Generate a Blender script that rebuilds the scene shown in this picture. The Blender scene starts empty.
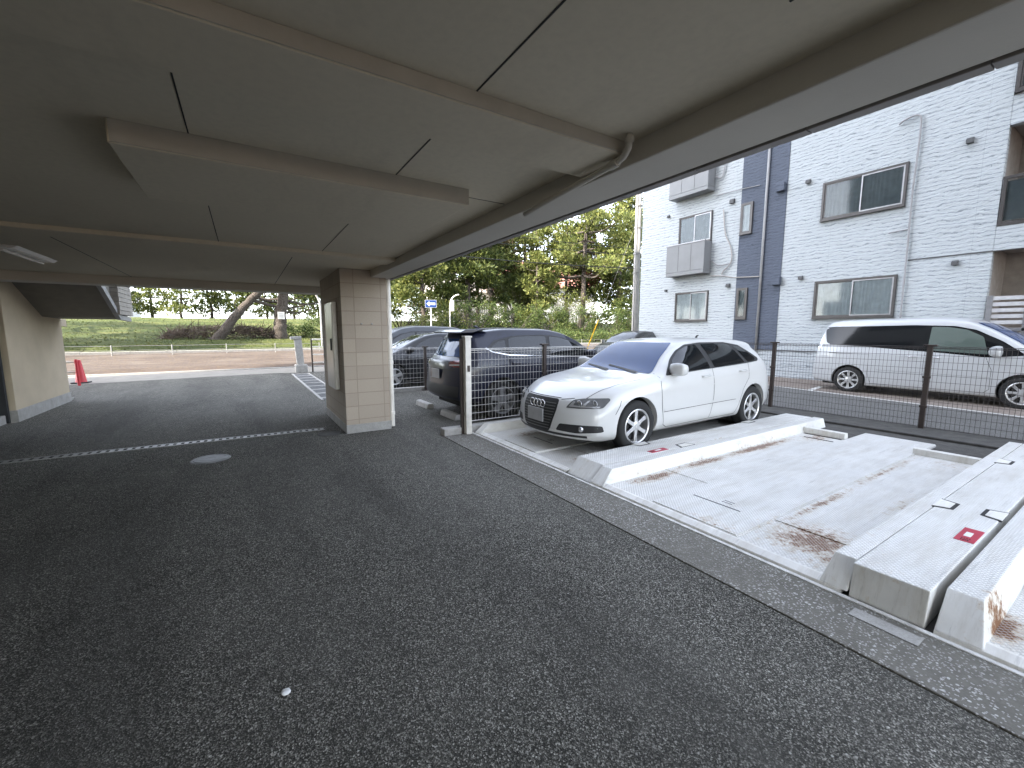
import bpy, bmesh, math, random
from mathutils import Vector, Matrix, noise
from mathutils.bvhtree import BVHTree
R = math.radians
PI = math.pi
scene = bpy.context.scene
COL = scene.collection

# ------------------------------------------------------------------ camera
cam = bpy.data.cameras.new('camera')
cam.sensor_width = 36.0
cam.lens = 36.0 * 421.0 / 1024.0
cam.clip_start = 0.05
cam.clip_end = 3000
camo = bpy.data.objects.new('camera', cam)
COL.objects.link(camo)
camo.location = (0, 0, 1.5)
camo.rotation_euler = (R(90 - 7.04), 0, R(-32.3))
scene.camera = camo

# ------------------------------------------------------------------ light
SUN_EL, SUN_DX, SUN_DY = 35.0, 0.989, 0.148      # direction in which the light travels
w = bpy.data.worlds.new('World')
scene.world = w
w.use_nodes = True
nt = w.node_tree
nt.nodes.clear()
wo = nt.nodes.new('ShaderNodeOutputWorld')
bg = nt.nodes.new('ShaderNodeBackground')
sky = nt.nodes.new('ShaderNodeTexSky')
sky.sky_type = 'NISHITA'
sky.sun_disc = False
sky.sun_elevation = R(SUN_EL)
sky.sun_rotation = math.atan2(-SUN_DX, -SUN_DY) % (2 * PI)
sky.air_density = 0.75
sky.dust_density = 1.2
sky.ozone_density = 0.6
bg.inputs['Strength'].default_value = 0.15
hsv = nt.nodes.new('ShaderNodeHueSaturation')        # hazy, whitish sky
hsv.inputs['Saturation'].default_value = 0.45
nt.links.new(sky.outputs[0], hsv.inputs['Color'])
nt.links.new(hsv.outputs[0], bg.inputs['Color'])
nt.links.new(bg.outputs[0], wo.inputs['Surface'])
sl = bpy.data.lights.new('sun', 'SUN')
sl.energy = 2.0
sl.angle = R(0.53)
sl.color = (1.0, 0.93, 0.82)
so = bpy.data.objects.new('sun', sl)
COL.objects.link(so)
ce = math.cos(R(SUN_EL))
so.rotation_euler = Vector((SUN_DX * ce, SUN_DY * ce, -math.sin(R(SUN_EL)))).to_track_quat('-Z', 'Y').to_euler()
so.location = (-40, -6, 40)
scene.view_settings.view_transform = 'Standard'
scene.view_settings.look = 'None'
scene.view_settings.gamma = 1.0
scene.view_settings.exposure = 3.25
scene.cycles.use_denoising = True
scene.cycles.max_bounces = 8
scene.cycles.diffuse_bounces = 5
scene.cycles.glossy_bounces = 3
scene.cycles.transparent_max_bounces = 8
scene.cycles.sample_clamp_indirect = 6.0
scene.cycles.caustics_reflective = False
scene.cycles.caustics_refractive = False

# ------------------------------------------------------------------ material helpers
class NT:
    def __init__(self, name):
        self.m = bpy.data.materials.new(name)
        self.m.use_nodes = True
        self.t = self.m.node_tree
        self.b = self.t.nodes['Principled BSDF']
    def n(self, kind, **kw):
        nd = self.t.nodes.new('ShaderNode' + kind)
        for k, v in kw.items():
            setattr(nd, k, v)
        return nd
    def l(self, a, b):
        self.t.links.new(a, b)
    def coord(self, scale=(1, 1, 1), rot=(0, 0, 0)):
        tc = self.n('TexCoord')
        mp = self.n('Mapping')
        mp.inputs['Scale'].default_value = scale
        mp.inputs['Rotation'].default_value = rot
        self.l(tc.outputs['Object'], mp.inputs['Vector'])
        return mp.outputs['Vector']
    def noise(self, v, scale, detail=4, rough=0.55):
        nd = self.n('TexNoise')
        nd.inputs['Scale'].default_value = scale
        nd.inputs['Detail'].default_value = detail
        nd.inputs['Roughness'].default_value = rough
        self.l(v, nd.inputs['Vector'])
        return nd.outputs['Fac']
    def voro(self, v, scale, feature='F1'):
        nd = self.n('TexVoronoi', feature=feature)
        nd.inputs['Scale'].default_value = scale
        self.l(v, nd.inputs['Vector'])
        return nd
    def cr(self, vo):
        sp = self.n('SeparateColor')
        self.l(vo.outputs['Color'], sp.inputs[0])
        return sp.outputs[0]
    def ramp(self, f, stops):
        nd = self.n('ValToRGB')
        e = nd.color_ramp.elements
        while len(e) > 1:
            e.remove(e[-1])
        for i, (p, c) in enumerate(stops):
            x = e[0] if i == 0 else e.new(p)
            x.position = p
            if not hasattr(c, '__len__'):
                c = (c, c, c)
            x.color = (c[0], c[1], c[2], 1)
        self.l(f, nd.inputs['Fac'])
        return nd.outputs['Color']
    def mix(self, f, a, b, mode='MIX'):
        nd = self.n('MixRGB', blend_type=mode)
        for s, v in (('Fac', f), ('Color1', a), ('Color2', b)):
            if hasattr(v, 'is_output'):
                self.l(v, nd.inputs[s])
            elif hasattr(v, '__len__'):
                nd.inputs[s].default_value = (v[0], v[1], v[2], 1)
            else:
                nd.inputs[s].default_value = v if s == 'Fac' else (v, v, v, 1)
        return nd.outputs['Color']
    def math(self, op, a, b=None, clamp=False):
        nd = self.n('Math', operation=op, use_clamp=clamp)
        for i, v in ((0, a), (1, b)):
            if v is None:
                continue
            if hasattr(v, 'is_output'):
                self.l(v, nd.inputs[i])
            else:
                nd.inputs[i].default_value = v
        return nd.outputs[0]
    def bump(self, h, strength=0.3, dist=0.01):
        nd = self.n('Bump')
        nd.inputs['Strength'].default_value = strength
        nd.inputs['Distance'].default_value = dist
        self.l(h, nd.inputs['Height'])
        self.l(nd.outputs['Normal'], self.b.inputs['Normal'])
        return nd
    def base(self, c):
        if hasattr(c, 'is_output'):
            self.l(c, self.b.inputs['Base Color'])
        else:
            self.b.inputs['Base Color'].default_value = (c[0], c[1], c[2], 1)
    def set(self, **kw):
        names = dict(rough='Roughness', metal='Metallic', spec='Specular IOR Level', coat='Coat Weight', coatr='Coat Roughness', trans='Transmission Weight', alpha='Alpha')
        for k, v in kw.items():
            s = self.b.inputs[names[k]]
            if hasattr(v, 'is_output'):
                self.l(v, s)
            else:
                s.default_value = v
        return self

M = {}

def plain(name, c, rough=0.5, metal=0.0, var=0.12, scale=6.0, bump=0.0, bscale=60.0, spec=0.5, coat=0.0):
    t = NT(name)
    v = t.coord()
    f = t.noise(v, scale, 5)
    lo = [x * (1 - var) for x in c]
    hi = [min(1, x * (1 + var)) for x in c]
    t.base(t.ramp(f, [(0.3, lo), (0.7, hi)]))
    t.set(rough=rough, metal=metal, spec=spec, coat=coat)
    if coat:
        t.set(coatr=0.04)
    if bump:
        t.bump(t.noise(v, bscale, 3), bump, 0.004)
    M[name] = t.m
    return t.m

def make_materials():
    # asphalt of the covered drive: dark binder with many pale stone chips
    t = NT('asphalt')
    v = t.coord()
    big = t.noise(v, 0.7, 5)
    mid = t.noise(v, 5.0, 6, 0.6)
    fine = t.noise(v, 170, 3, 0.75)
    va = t.voro(v, 185)
    ra = t.cr(va)
    grain = t.ramp(ra, [(0.0, (0.014, 0.0135, 0.012)), (0.4, (0.062, 0.059, 0.051)), (0.62, (0.15, 0.143, 0.124)), (0.85, (0.33, 0.316, 0.277)), (1.0, (0.64, 0.615, 0.545))])
    base = t.mix(t.ramp(fine, [(0.36, 0.85), (0.56, 0.0)]), grain, (0.018, 0.0175, 0.015))
    base = t.mix(t.ramp(mid, [(0.35, 0.25), (0.65, 0.0)]), base, (0.05, 0.048, 0.042))
    base = t.mix(t.ramp(big, [(0.35, 0.0), (0.7, 0.4)]), base, (0.17, 0.164, 0.146))
    col = base
    hh = va.outputs['Distance']
    for sc, size, c, lo in ((70, 0.42, (0.46, 0.445, 0.4), 0.85), (40, 0.22, (0.6, 0.58, 0.53), 0.93)):
        vo = t.voro(t.coord(rot=(0.3, 0.2, 0.5 + sc)), sc)
        r = t.ramp(t.cr(vo), [(lo, 0.0), ((1 + lo) / 2, 0.5), (1.0, 1.0)])
        disc = t.ramp(vo.outputs['Distance'], [(size * 0.6, 1.0), (size, 0.0)])
        col = t.mix(t.math('MULTIPLY', r, disc), col, c)
    wear = t.noise(t.coord((0.9, 0.14, 1)), 1.3, 5, 0.6)
    col = t.mix(t.ramp(wear, [(0.46, 0.0), (0.66, 0.5)]), col, (0.045, 0.043, 0.039))
    blot = t.noise(v, 3.1, 6, 0.7)
    col = t.mix(t.ramp(blot, [(0.6, 0.0), (0.74, 0.55)]), col, (0.035, 0.033, 0.03))
    pale = t.noise(t.coord((1.0, 0.4, 1), (0, 0, 0.4)), 0.9, 6, 0.65)
    col = t.mix(t.ramp(pale, [(0.56, 0.0), (0.75, 0.4)]), col, (0.2, 0.193, 0.172))
    t.base(col)
    t.set(rough=0.9, spec=0.15)
    t.bump(t.math('ADD', hh, t.math('MULTIPLY', fine, 0.9)), 0.7, 0.007)
    M['asphalt'] = t.m
    # exposed aggregate apron
    t = NT('aggregate')
    v = t.coord()
    vo = t.voro(v, 95)
    vo2 = t.voro(v, 55)
    patch = t.ramp(t.noise(v, 2.2, 5), [(0.35, 0.3), (0.65, 1.0)])
    chip = t.math('MULTIPLY', t.math('GREATER_THAN', t.cr(vo), 0.66), t.math('LESS_THAN', vo.outputs['Distance'], 0.45))
    chip2 = t.math('MULTIPLY', t.math('GREATER_THAN', t.cr(vo2), 0.82), t.math('LESS_THAN', vo2.outputs['Distance'], 0.36))
    base = t.mix(t.noise(v, 14, 5), (0.1, 0.094, 0.08), (0.2, 0.19, 0.165))
    col = t.mix(t.math('MULTIPLY', chip, patch), base, (0.4, 0.39, 0.37))
    col = t.mix(t.math('MULTIPLY', chip2, patch), col, (0.5, 0.49, 0.46))
    t.base(col)
    t.set(rough=0.85, spec=0.3)
    t.bump(vo.outputs['Distance'], 0.5, 0.006)
    M['aggregate'] = t.m
    # lane asphalt, older
    t = NT('lane_asphalt')
    v = t.coord()
    vo = t.voro(v, 70)
    base = t.mix(t.noise(v, 3, 6), (0.075, 0.073, 0.068), (0.14, 0.136, 0.128))
    chip = t.math('MULTIPLY', t.math('GREATER_THAN', t.cr(vo), 0.8), t.math('LESS_THAN', vo.outputs['Distance'], 0.4))
    t.base(t.mix(chip, base, (0.25, 0.25, 0.25)))
    t.set(rough=0.9)
    t.bump(vo.outputs['Distance'], 0.4, 0.006)
    M['lane_asphalt'] = t.m
    for nm, a, b, sc in (('road_pale', (0.19, 0.175, 0.15), (0.29, 0.265, 0.23), 3.0), ('brown_paving', (0.17, 0.135, 0.11), (0.28, 0.235, 0.2), 6.0),
                         ('concrete', (0.28, 0.27, 0.25), (0.42, 0.41, 0.385), 5.0), ('dark_concrete', (0.05, 0.048, 0.044), (0.11, 0.105, 0.095), 7.0),
                         ('dirt', (0.14, 0.105, 0.075), (0.25, 0.19, 0.14), 1.5), ('kerb_stone', (0.32, 0.31, 0.29), (0.5, 0.48, 0.45), 9.0)):
        t = NT(nm)
        v = t.coord()
        f = t.noise(v, sc, 7, 0.65)
        g = t.noise(v, sc * 22, 3)
        t.base(t.mix(t.ramp(g, [(0.4, 0.0), (0.8, 0.5)]), t.ramp(f, [(0.3, a), (0.7, b)]), [x * 0.55 for x in a]))
        t.set(rough=0.9)
        t.bump(g, 0.4, 0.006)
        M[nm] = t.m
    # pinkish brown bank: needles over earth
    t = NT('bank_earth')
    v = t.coord()
    st = t.coord((0.6, 3.5, 1))
    f = t.noise(st, 1.2, 6, 0.65)
    g = t.noise(v, 9, 5, 0.7)
    c = t.ramp(f, [(0.3, (0.05, 0.037, 0.03)), (0.5, (0.08, 0.06, 0.05)), (0.72, (0.125, 0.105, 0.088))])
    c = t.mix(t.ramp(g, [(0.45, 0), (0.7, 0.7)]), c, (0.12, 0.085, 0.05))
    t.base(c)
    t.set(rough=1.0)
    t.bump(g, 0.8, 0.05)
    M['bank_earth'] = t.m
    t = NT('grass')
    v = t.coord()
    f = t.noise(t.coord((0.5, 1.6, 1)), 0.5, 6, 0.6)
    g = t.noise(v, 7, 6, 0.75)
    h = t.noise(t.coord((4, 14, 1)), 5, 3, 0.7)
    c = t.ramp(f, [(0.3, (0.04, 0.058, 0.014)), (0.52, (0.085, 0.1, 0.027)), (0.72, (0.17, 0.16, 0.06))])
    c = t.mix(t.ramp(g, [(0.42, 0), (0.68, 0.7)]), c, (0.035, 0.06, 0.015))
    c = t.mix(t.ramp(h, [(0.55, 0), (0.75, 0.55)]), c, (0.24, 0.22, 0.09))
    t.base(c)
    t.set(rough=1.0, spec=0.2)
    t.bump(g, 1.0, 0.12)
    M['grass'] = t.m
    # soffit: painted cement board
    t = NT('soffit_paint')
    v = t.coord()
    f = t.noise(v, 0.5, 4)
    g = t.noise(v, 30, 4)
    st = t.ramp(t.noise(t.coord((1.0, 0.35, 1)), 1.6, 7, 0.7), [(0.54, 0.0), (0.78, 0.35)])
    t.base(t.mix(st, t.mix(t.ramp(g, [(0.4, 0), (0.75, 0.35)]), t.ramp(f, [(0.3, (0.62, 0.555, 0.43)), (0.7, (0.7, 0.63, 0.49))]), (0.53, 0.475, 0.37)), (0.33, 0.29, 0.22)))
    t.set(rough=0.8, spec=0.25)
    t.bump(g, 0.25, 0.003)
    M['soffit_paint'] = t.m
    plain('soffit_trim', (0.44, 0.41, 0.35), 0.75, var=0.08, bump=0.2)
    plain('beam_paint', (0.56, 0.53, 0.465), 0.75, var=0.08, scale=1.2, bump=0.25, bscale=90)
    plain('stucco_tan', (0.46, 0.385, 0.28), 0.9, var=0.09, scale=1.5, bump=0.5, bscale=140)
    plain('joint_dark', (0.03, 0.029, 0.027), 0.9)
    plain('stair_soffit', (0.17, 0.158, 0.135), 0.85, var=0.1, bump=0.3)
    # pillar tile: stacked split blocks
    t = NT('pillar_block')
    v = t.coord()
    tc = t.n('TexCoord')
    sp = t.n('SeparateXYZ')
    t.l(tc.outputs['Object'], sp.inputs[0])
    fx = t.math('SUBTRACT', t.math('ADD', sp.outputs['X'], sp.outputs['Y']), 0.145)
    cb = t.n('CombineXYZ')
    t.l(fx, cb.inputs[0])
    t.l(sp.outputs['Z'], cb.inputs[1])
    br = t.n('TexBrick')
    br.offset = 0.0
    br.inputs['Scale'].default_value = 1.0
    br.inputs['Brick Width'].default_value = 0.385
    br.inputs['Row Height'].default_value = 0.2
    br.inputs['Mortar Size'].default_value = 0.006
    br.inputs['Mortar Smooth'].default_value = 0.2
    br.inputs['Color1'].default_value = (0.365, 0.31, 0.245, 1)
    br.inputs['Color2'].default_value = (0.415, 0.355, 0.28, 1)
    br.inputs['Mortar'].default_value = (0.29, 0.24, 0.19, 1)
    t.l(cb.outputs[0], br.inputs['Vector'])
    g = t.noise(v, 45, 5, 0.7)
    t.base(t.mix(t.ramp(g, [(0.4, 0), (0.75, 0.35)]), br.outputs['Color'], (0.33, 0.26, 0.215)))
    t.set(rough=0.9)
    t.bump(t.math('SUBTRACT', t.math('MULTIPLY', g, 0.5), br.outputs['Fac']), 0.5, 0.008)
    M['pillar_block'] = t.m
    # siding of the neighbour: wavy split-face panels
    for nm, a, b, mo in (('siding_white', (0.405, 0.435, 0.45), (0.47, 0.498, 0.51), (0.17, 0.195, 0.215)),
                         ('siding_blue', (0.07, 0.084, 0.115), (0.085, 0.1, 0.135), (0.04, 0.05, 0.072)),
                         ('siding_warm', (0.36, 0.345, 0.32), (0.42, 0.4, 0.37), (0.25, 0.24, 0.22))):
        t = NT(nm)
        tc = t.n('TexCoord')
        sp = t.n('SeparateXYZ')
        t.l(tc.outputs['Object'], sp.inputs[0])
        yx = t.math('ADD', sp.outputs['Y'], sp.outputs['X'])
        cb0 = t.n('CombineXYZ')
        t.l(yx, cb0.inputs[0])
        t.l(sp.outputs['Z'], cb0.inputs[1])
        st1 = t.n('Mapping'); st1.inputs['Scale'].default_value = (3.0, 5.0, 1); t.l(cb0.outputs[0], st1.inputs['Vector'])
        wob = t.noise(st1.outputs[0], 1.0, 3, 0.6)
        zz = t.math('ADD', sp.outputs['Z'], t.math('MULTIPLY', t.math('SUBTRACT', wob, 0.5), 0.20))
        fr_ = t.math('FRACT', t.math('DIVIDE', zz, 0.102))
        st2 = t.n('Mapping'); st2.inputs['Scale'].default_value = (4.5, 14, 1); t.l(cb0.outputs[0], st2.inputs['Vector'])
        brk = t.noise(st2.outputs[0], 1.0, 4, 0.65)
        line = t.math('MULTIPLY', t.ramp(fr_, [(0.0, 1.0), (0.12, 0.9), (0.34, 0.0)]), t.ramp(brk, [(0.36, 0.1), (0.56, 1.0)]))  # relief shadow along each course's lower edge, put into the colour
        st3 = t.n('Mapping'); st3.inputs['Scale'].default_value = (9, 30, 1); t.l(cb0.outputs[0], st3.inputs['Vector'])
        g = t.noise(st3.outputs[0], 1.0, 4, 0.6)
        # panel joints every 0.455 m high
        pj = t.n('TexBrick')
        pj.offset = 0.0
        pj.inputs['Scale'].default_value = 1.0
        pj.inputs['Brick Width'].default_value = 3.03
        pj.inputs['Row Height'].default_value = 2.95
        pj.inputs['Mortar Size'].default_value = 0.0025
        t.l(cb0.outputs[0], pj.inputs['Vector'])
        big = t.noise(cb0.outputs[0], 0.45, 4)
        c = t.mix(t.ramp(brk, [(0.3, 0.0), (0.7, 1.0)]), a, b)
        c = t.mix(t.math('MULTIPLY', line, 0.9), c, mo)
        c = t.mix(t.math('MULTIPLY', pj.outputs['Fac'], 0.45), c, [x * 0.7 for x in mo])
        c = t.mix(t.ramp(big, [(0.4, 0), (0.8, 0.25)]), c, [x * 0.92 for x in a])
        t.base(c)
        t.set(rough=0.65, spec=0.4)
        t.bump(t.math('ADD', t.math('SUBTRACT', 1.0, fr_), t.math('MULTIPLY', g, 0.9)), 0.9, 0.025)
        M[nm] = t.m
    # white painted tread plate with rust at given spots
    def plate(nm, spots, base=(0.85, 0.845, 0.815), tread=True):
        t = NT(nm)
        tc = t.n('TexCoord')
        v = tc.outputs['Object']
        f = t.noise(v, 2.5, 6, 0.65)
        g = t.noise(v, 26, 5, 0.7)
        c = t.ramp(f, [(0.3, [x * 0.84 for x in base]), (0.65, base)])
        grime = t.ramp(t.noise(t.coord((0.8, 5, 1)), 2.0, 6, 0.7), [(0.44, 0), (0.72, 0.6)])
        c = t.mix(grime, c, (0.5, 0.46, 0.385))
        scuff = t.ramp(t.noise(t.coord((0.7, 9, 1), (0, 0, 0.06)), 3.0, 6, 0.75), [(0.58, 0), (0.72, 0.5)])
        c = t.mix(scuff, c, (0.3, 0.29, 0.27))
        acc = None
        for (x, y, rx, ry, s) in spots:
            sb = t.n('VectorMath', operation='SUBTRACT')
            sb.inputs[1].default_value = (x, y, 0)
            t.l(v, sb.inputs[0])
            ml = t.n('VectorMath', operation='MULTIPLY')
            ml.inputs[1].default_value = (1 / rx, 1 / ry, 0)
            t.l(sb.outputs[0], ml.inputs[0])
            ln = t.n('VectorMath', operation='LENGTH')
            t.l(ml.outputs[0], ln.inputs[0])
            q = t.math('MULTIPLY', t.math('SUBTRACT', 1.0, ln.outputs['Value'], True), s)
            acc = q if acc is None else t.math('MAXIMUM', acc, q)
        scat = t.math('MULTIPLY', t.ramp(t.noise(v, 1.1, 3), [(0.55, 0), (0.75, 0.3)]), 1.0)
        acc = scat if acc is None else t.math('MAXIMUM', acc, scat)
        rn = t.math('ADD', t.math('MULTIPLY', g, 1.3), t.math('MULTIPLY', t.noise(v, 11, 6, 0.75), 1.0))
        k = t.math('SUBTRACT', t.math('ADD', rn, t.math('MULTIPLY', acc, 0.58)), 1.34)
        halo = t.math('MULTIPLY', k, 2.2, True)
        core = t.math('MULTIPLY', t.math('SUBTRACT', k, 0.2), 4.0, True)
        c = t.mix(t.math('MULTIPLY', halo, 0.9), c, (0.5, 0.36, 0.2))
        c = t.mix(core, c, t.mix(g, (0.07, 0.033, 0.018), (0.3, 0.135, 0.055)))
        sp = t.n('SeparateXYZ')
        t.l(v, sp.inputs[0])
        if tread:
            a = t.math('SINE', t.math('MULTIPLY', t.math('ADD', sp.outputs['X'], sp.outputs['Y']), 2 * PI / 0.06))
            b = t.math('SINE', t.math('MULTIPLY', t.math('SUBTRACT', sp.outputs['X'], sp.outputs['Y']), 2 * PI / 0.06))
            pr = t.math('MULTIPLY', a, b)
            gn = t.n('NewGeometry'); sn = t.n('SeparateXYZ'); t.l(gn.outputs['True Normal'], sn.inputs[0])
            topm = t.math('GREATER_THAN', sn.outputs['Z'], 0.85)
            h = t.math('MULTIPLY', t.math('MULTIPLY', t.math('SUBTRACT', t.math('ABSOLUTE', pr), 0.3, True), 1.5), topm)
            c = t.mix(t.math('MULTIPLY', t.math('MULTIPLY', t.math('LESS_THAN', h, 0.05), topm), 0.6), c, (0.46, 0.45, 0.43))
            t.bump(t.math('ADD', h, t.math('MULTIPLY', g, 0.2)), 0.6, 0.006)
        else:
            t.bump(g, 0.15, 0.004)
        t.base(c)
        t.set(rough=t.ramp(core, [(0, 0.42), (1, 0.9)]), spec=0.45)
        M[nm] = t.m
    plate('plate_cover', [(5.0, 3.0, 0.3, 0.03, 0.6)])
    plate('plate_mid', [(3.45, 2.72, 0.585, 0.135, 1.40), (4.3, 2.74, 0.780, 0.108, 1.40), (5.5, 2.74, 1.170, 0.121, 1.51), (6.7, 2.6, 0.650, 0.338, 0.86),
                        (3.3, 1.25, 0.455, 0.405, 1.35), (3.12, 1.05, 0.260, 0.135, 1.08), (4.1, 1.5, 1.170, 0.068, 1.08), (5.5, 1.52, 1.820, 0.068, 0.86), (4.6, 1.1, 0.650, 0.135, 0.65), (2.95, 1.8, 0.130, 0.405, 0.65), (6.5, 1.2, 0.650, 0.405, 0.54)])
    plate('plate_near', [(3.1, 0.32, 0.262, 0.110, 1.55), (3.35, 0.2, 0.328, 0.129, 1.30), (2.95, 0.12, 0.094, 0.184, 0.86), (4.3, 0.3, 0.562, 0.055, 0.78)])
    plate('plate_far', [(3.4, 4.9, 0.5, 0.3, 0.8), (3.2, 3.6, 0.4, 0.2, 0.7), (4.2, 5.2, 0.8, 0.08, 0.9)], base=(0.7, 0.685, 0.64))
    plate('steel_white', [], base=(0.83, 0.815, 0.77), tread=False)
    # paints
    def carpaint(nm, c, flake=0.0):
        t = NT(nm)
        v = t.coord()
        d = t.noise(v, 2.0, 5, 0.6)
        t.base(t.mix(t.ramp(d, [(0.4, 0), (0.8, 0.12)]), c, [x * 0.75 + 0.02 for x in c]))
        t.set(rough=0.35, spec=0.5 if c[0] > 0.4 else 0.3, coat=0.8 if c[0] > 0.4 else 0.55, coatr=0.09 if c[0] > 0.4 else 0.04, metal=flake)
        M[nm] = t.m
    carpaint('paint_white', (0.58, 0.58, 0.57))
    carpaint('paint_pearl', (0.5, 0.51, 0.52))
    carpaint('paint_navy', (0.007, 0.009, 0.024), 0.0)
    carpaint('paint_black', (0.014, 0.015, 0.018), 0.1)
    carpaint('paint_silver', (0.06, 0.065, 0.074), 0.2)
    plain('rubber', (0.018, 0.018, 0.018), 0.85, bump=0.3)
    plain('black_plastic', (0.02, 0.02, 0.021), 0.55)
    plain('well_dark', (0.008, 0.008, 0.008), 0.95)
    plain('alloy', (0.6, 0.6, 0.6), 0.3, metal=0.75, var=0.06)
    plain('chrome', (0.8, 0.8, 0.8), 0.12, metal=1.0, var=0.03)
    plain('plate_grey', (0.42, 0.42, 0.43), 0.6)
    plain('lamp_red', (0.12, 0.008, 0.01), 0.15, coat=1)
    plain('lamp_amber', (0.5, 0.16, 0.02), 0.2)
    plain('lens_clear', (0.55, 0.56, 0.57), 0.08, metal=0.6, coat=1)
    plain('lens_dark', (0.12, 0.122, 0.125), 0.1, metal=0.3, coat=1)
    t = NT('car_glass'); t.base((0.010, 0.012, 0.014)); t.set(rough=0.02, spec=0.6, coat=0.3, coatr=0.01); M['car_glass'] = t.m
    t = NT('car_glass_green'); t.base((0.1, 0.13, 0.115)); t.set(rough=0.03, spec=0.8, coat=0.5, coatr=0.01); M['car_glass_green'] = t.m
    t = NT('privacy_glass'); t.base((0.008, 0.009, 0.01)); t.set(rough=0.06, spec=0.35); M['privacy_glass'] = t.m
    t = NT('windscreen_glass'); t.base((0.02, 0.055, 0.16)); t.set(rough=0.03, spec=0.45, coat=0.0, coatr=0.01); M['windscreen_glass'] = t.m  # the sky's blue reflection is put into the base colour
    # window pane of the flats: clear enough to show the curtain
    t = NT('window_glass')
    out = [n for n in t.t.nodes if n.type == 'OUTPUT_MATERIAL'][0]
    tr = t.n('BsdfTransparent'); tr.inputs[0].default_value = (0.9, 0.93, 0.94, 1)
    gl = t.n('BsdfGlossy'); gl.inputs['Roughness'].default_value = 0.05
    fr = t.n('Fresnel'); fr.inputs['IOR'].default_value = 1.32
    mx = t.n('MixShader')
    t.l(fr.outputs[0], mx.inputs[0]); t.l(tr.outputs[0], mx.inputs[1]); t.l(gl.outputs[0], mx.inputs[2]); t.l(mx.outputs[0], out.inputs[0])
    M['window_glass'] = t.m
    plain('curtain', (0.5, 0.52, 0.53), 0.95)
    plain('curtain_grey', (0.14, 0.16, 0.17), 0.95)
    plain('room_dark', (0.03, 0.031, 0.033), 0.9)  # shade of unlit interiors given as a flat colour
    plain('window_frame', (0.07, 0.065, 0.063), 0.4, metal=0.4)
    plain('frame_silver', (0.3, 0.3, 0.31), 0.35, metal=0.6)
    plain('balcony_panel', (0.2, 0.205, 0.21), 0.5, var=0.06, scale=2)
    plain('tile_drip', (0.27, 0.255, 0.24), 0.6)
    plain('drain_steel', (0.2, 0.195, 0.185), 0.5, metal=0.4, scale=20)
    plain('vent_grey', (0.085, 0.087, 0.09), 0.6)
    plain('pipe_grey', (0.3, 0.3, 0.305), 0.5)
    plain('pipe_white', (0.76, 0.72, 0.64), 0.45, var=0.1)
    plain('duct_beige', (0.34, 0.32, 0.3), 0.5)
    plain('fence_brown', (0.045, 0.033, 0.028), 0.5, metal=0.2)
    plain('wire_brown', (0.05, 0.042, 0.038), 0.5, metal=0.3)
    plain('wire_pale', (0.62, 0.6, 0.57), 0.5, metal=0.4)
    plain('post_white', (0.66, 0.63, 0.57), 0.5, var=0.12, scale=12)
    plain('line_white', (0.6, 0.59, 0.56), 0.8, var=0.25, scale=14)
    plain('label_red', (0.42, 0.03, 0.06), 0.5)
    plain('label_white', (0.78, 0.78, 0.78), 0.5)
    plain('ink', (0.015, 0.015, 0.015), 0.6)
    plain('cone_red', (0.5, 0.03, 0.04), 0.45)
    plain('cone_black', (0.03, 0.03, 0.03), 0.7)
    plain('sign_blue', (0.01, 0.04, 0.17), 0.35)
    plain('sign_white', (0.55, 0.55, 0.55), 0.4)
    plain('galv', (0.34, 0.33, 0.31), 0.45, metal=0.5, scale=20)
    plain('iron', (0.2, 0.2, 0.2), 0.6, metal=0.3, scale=40, bump=0.4)
    plain('guard_yellow', (0.8, 0.5, 0.03), 0.45)
    plain('pole_concrete', (0.42, 0.4, 0.37), 0.85, scale=5)
    plain('cable_black', (0.02, 0.02, 0.02), 0.6)
    plain('lamp_white', (0.75, 0.75, 0.73), 0.3)
    plain('steel_panel', (0.5, 0.48, 0.44), 0.32, metal=0.55, var=0.1)
    plain('roof_red', (0.34, 0.15, 0.115), 0.8)
    plain('house_white', (0.4, 0.39, 0.37), 0.85)
    plain('tile_roof', (0.3, 0.275, 0.24), 0.7)
    plain('louvre_white', (0.5, 0.5, 0.51), 0.5)
    plain('warm_wall', (0.33, 0.3, 0.278), 0.85)
        # bark and foliage
    t = NT('bark')
    v = t.coord((9, 9, 2.2))
    vo = t.voro(v, 2.2, 'DISTANCE_TO_EDGE')
    g = t.noise(v, 3, 6, 0.7)
    c = t.mix(g, (0.055, 0.045, 0.038), (0.155, 0.13, 0.11))
    c = t.mix(t.ramp(vo.outputs['Distance'], [(0.0, 1.0), (0.12, 0.0)]), c, (0.04, 0.028, 0.02))
    t.base(c); t.set(rough=0.95); t.bump(vo.outputs['Distance'], 0.9, 0.06)
    M['bark'] = t.m
    def leaf(nm, a, b, c2):
        t = NT(nm)
        ge = t.n('NewGeometry')
        v = t.coord()
        f = t.noise(v, 0.8, 3)
        k = t.math('ADD', t.math('MULTIPLY', ge.outputs['Random Per Island'], 0.55), t.math('MULTIPLY', f, 0.55))
        col = t.ramp(k, [(0.25, a), (0.55, b), (0.85, c2)])
        t.base(col); t.set(rough=0.6, spec=0.3)
        out = [n for n in t.t.nodes if n.type == 'OUTPUT_MATERIAL'][0]
        tl = t.n('BsdfTranslucent'); t.l(col, tl.inputs[0])
        mx = t.n('MixShader'); mx.inputs[0].default_value = 0.35
        t.l(t.b.outputs[0], mx.inputs[1]); t.l(tl.outputs[0], mx.inputs[2]); t.l(mx.outputs[0], out.inputs[0])
        M[nm] = t.m
    leaf('needle', (0.0292, 0.0468, 0.0146), (0.078, 0.1024, 0.0254), (0.1658, 0.1755, 0.0488))
    leaf('needle_light', (0.054, 0.0765, 0.0198), (0.135, 0.1575, 0.0405), (0.252, 0.252, 0.0765))
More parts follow.
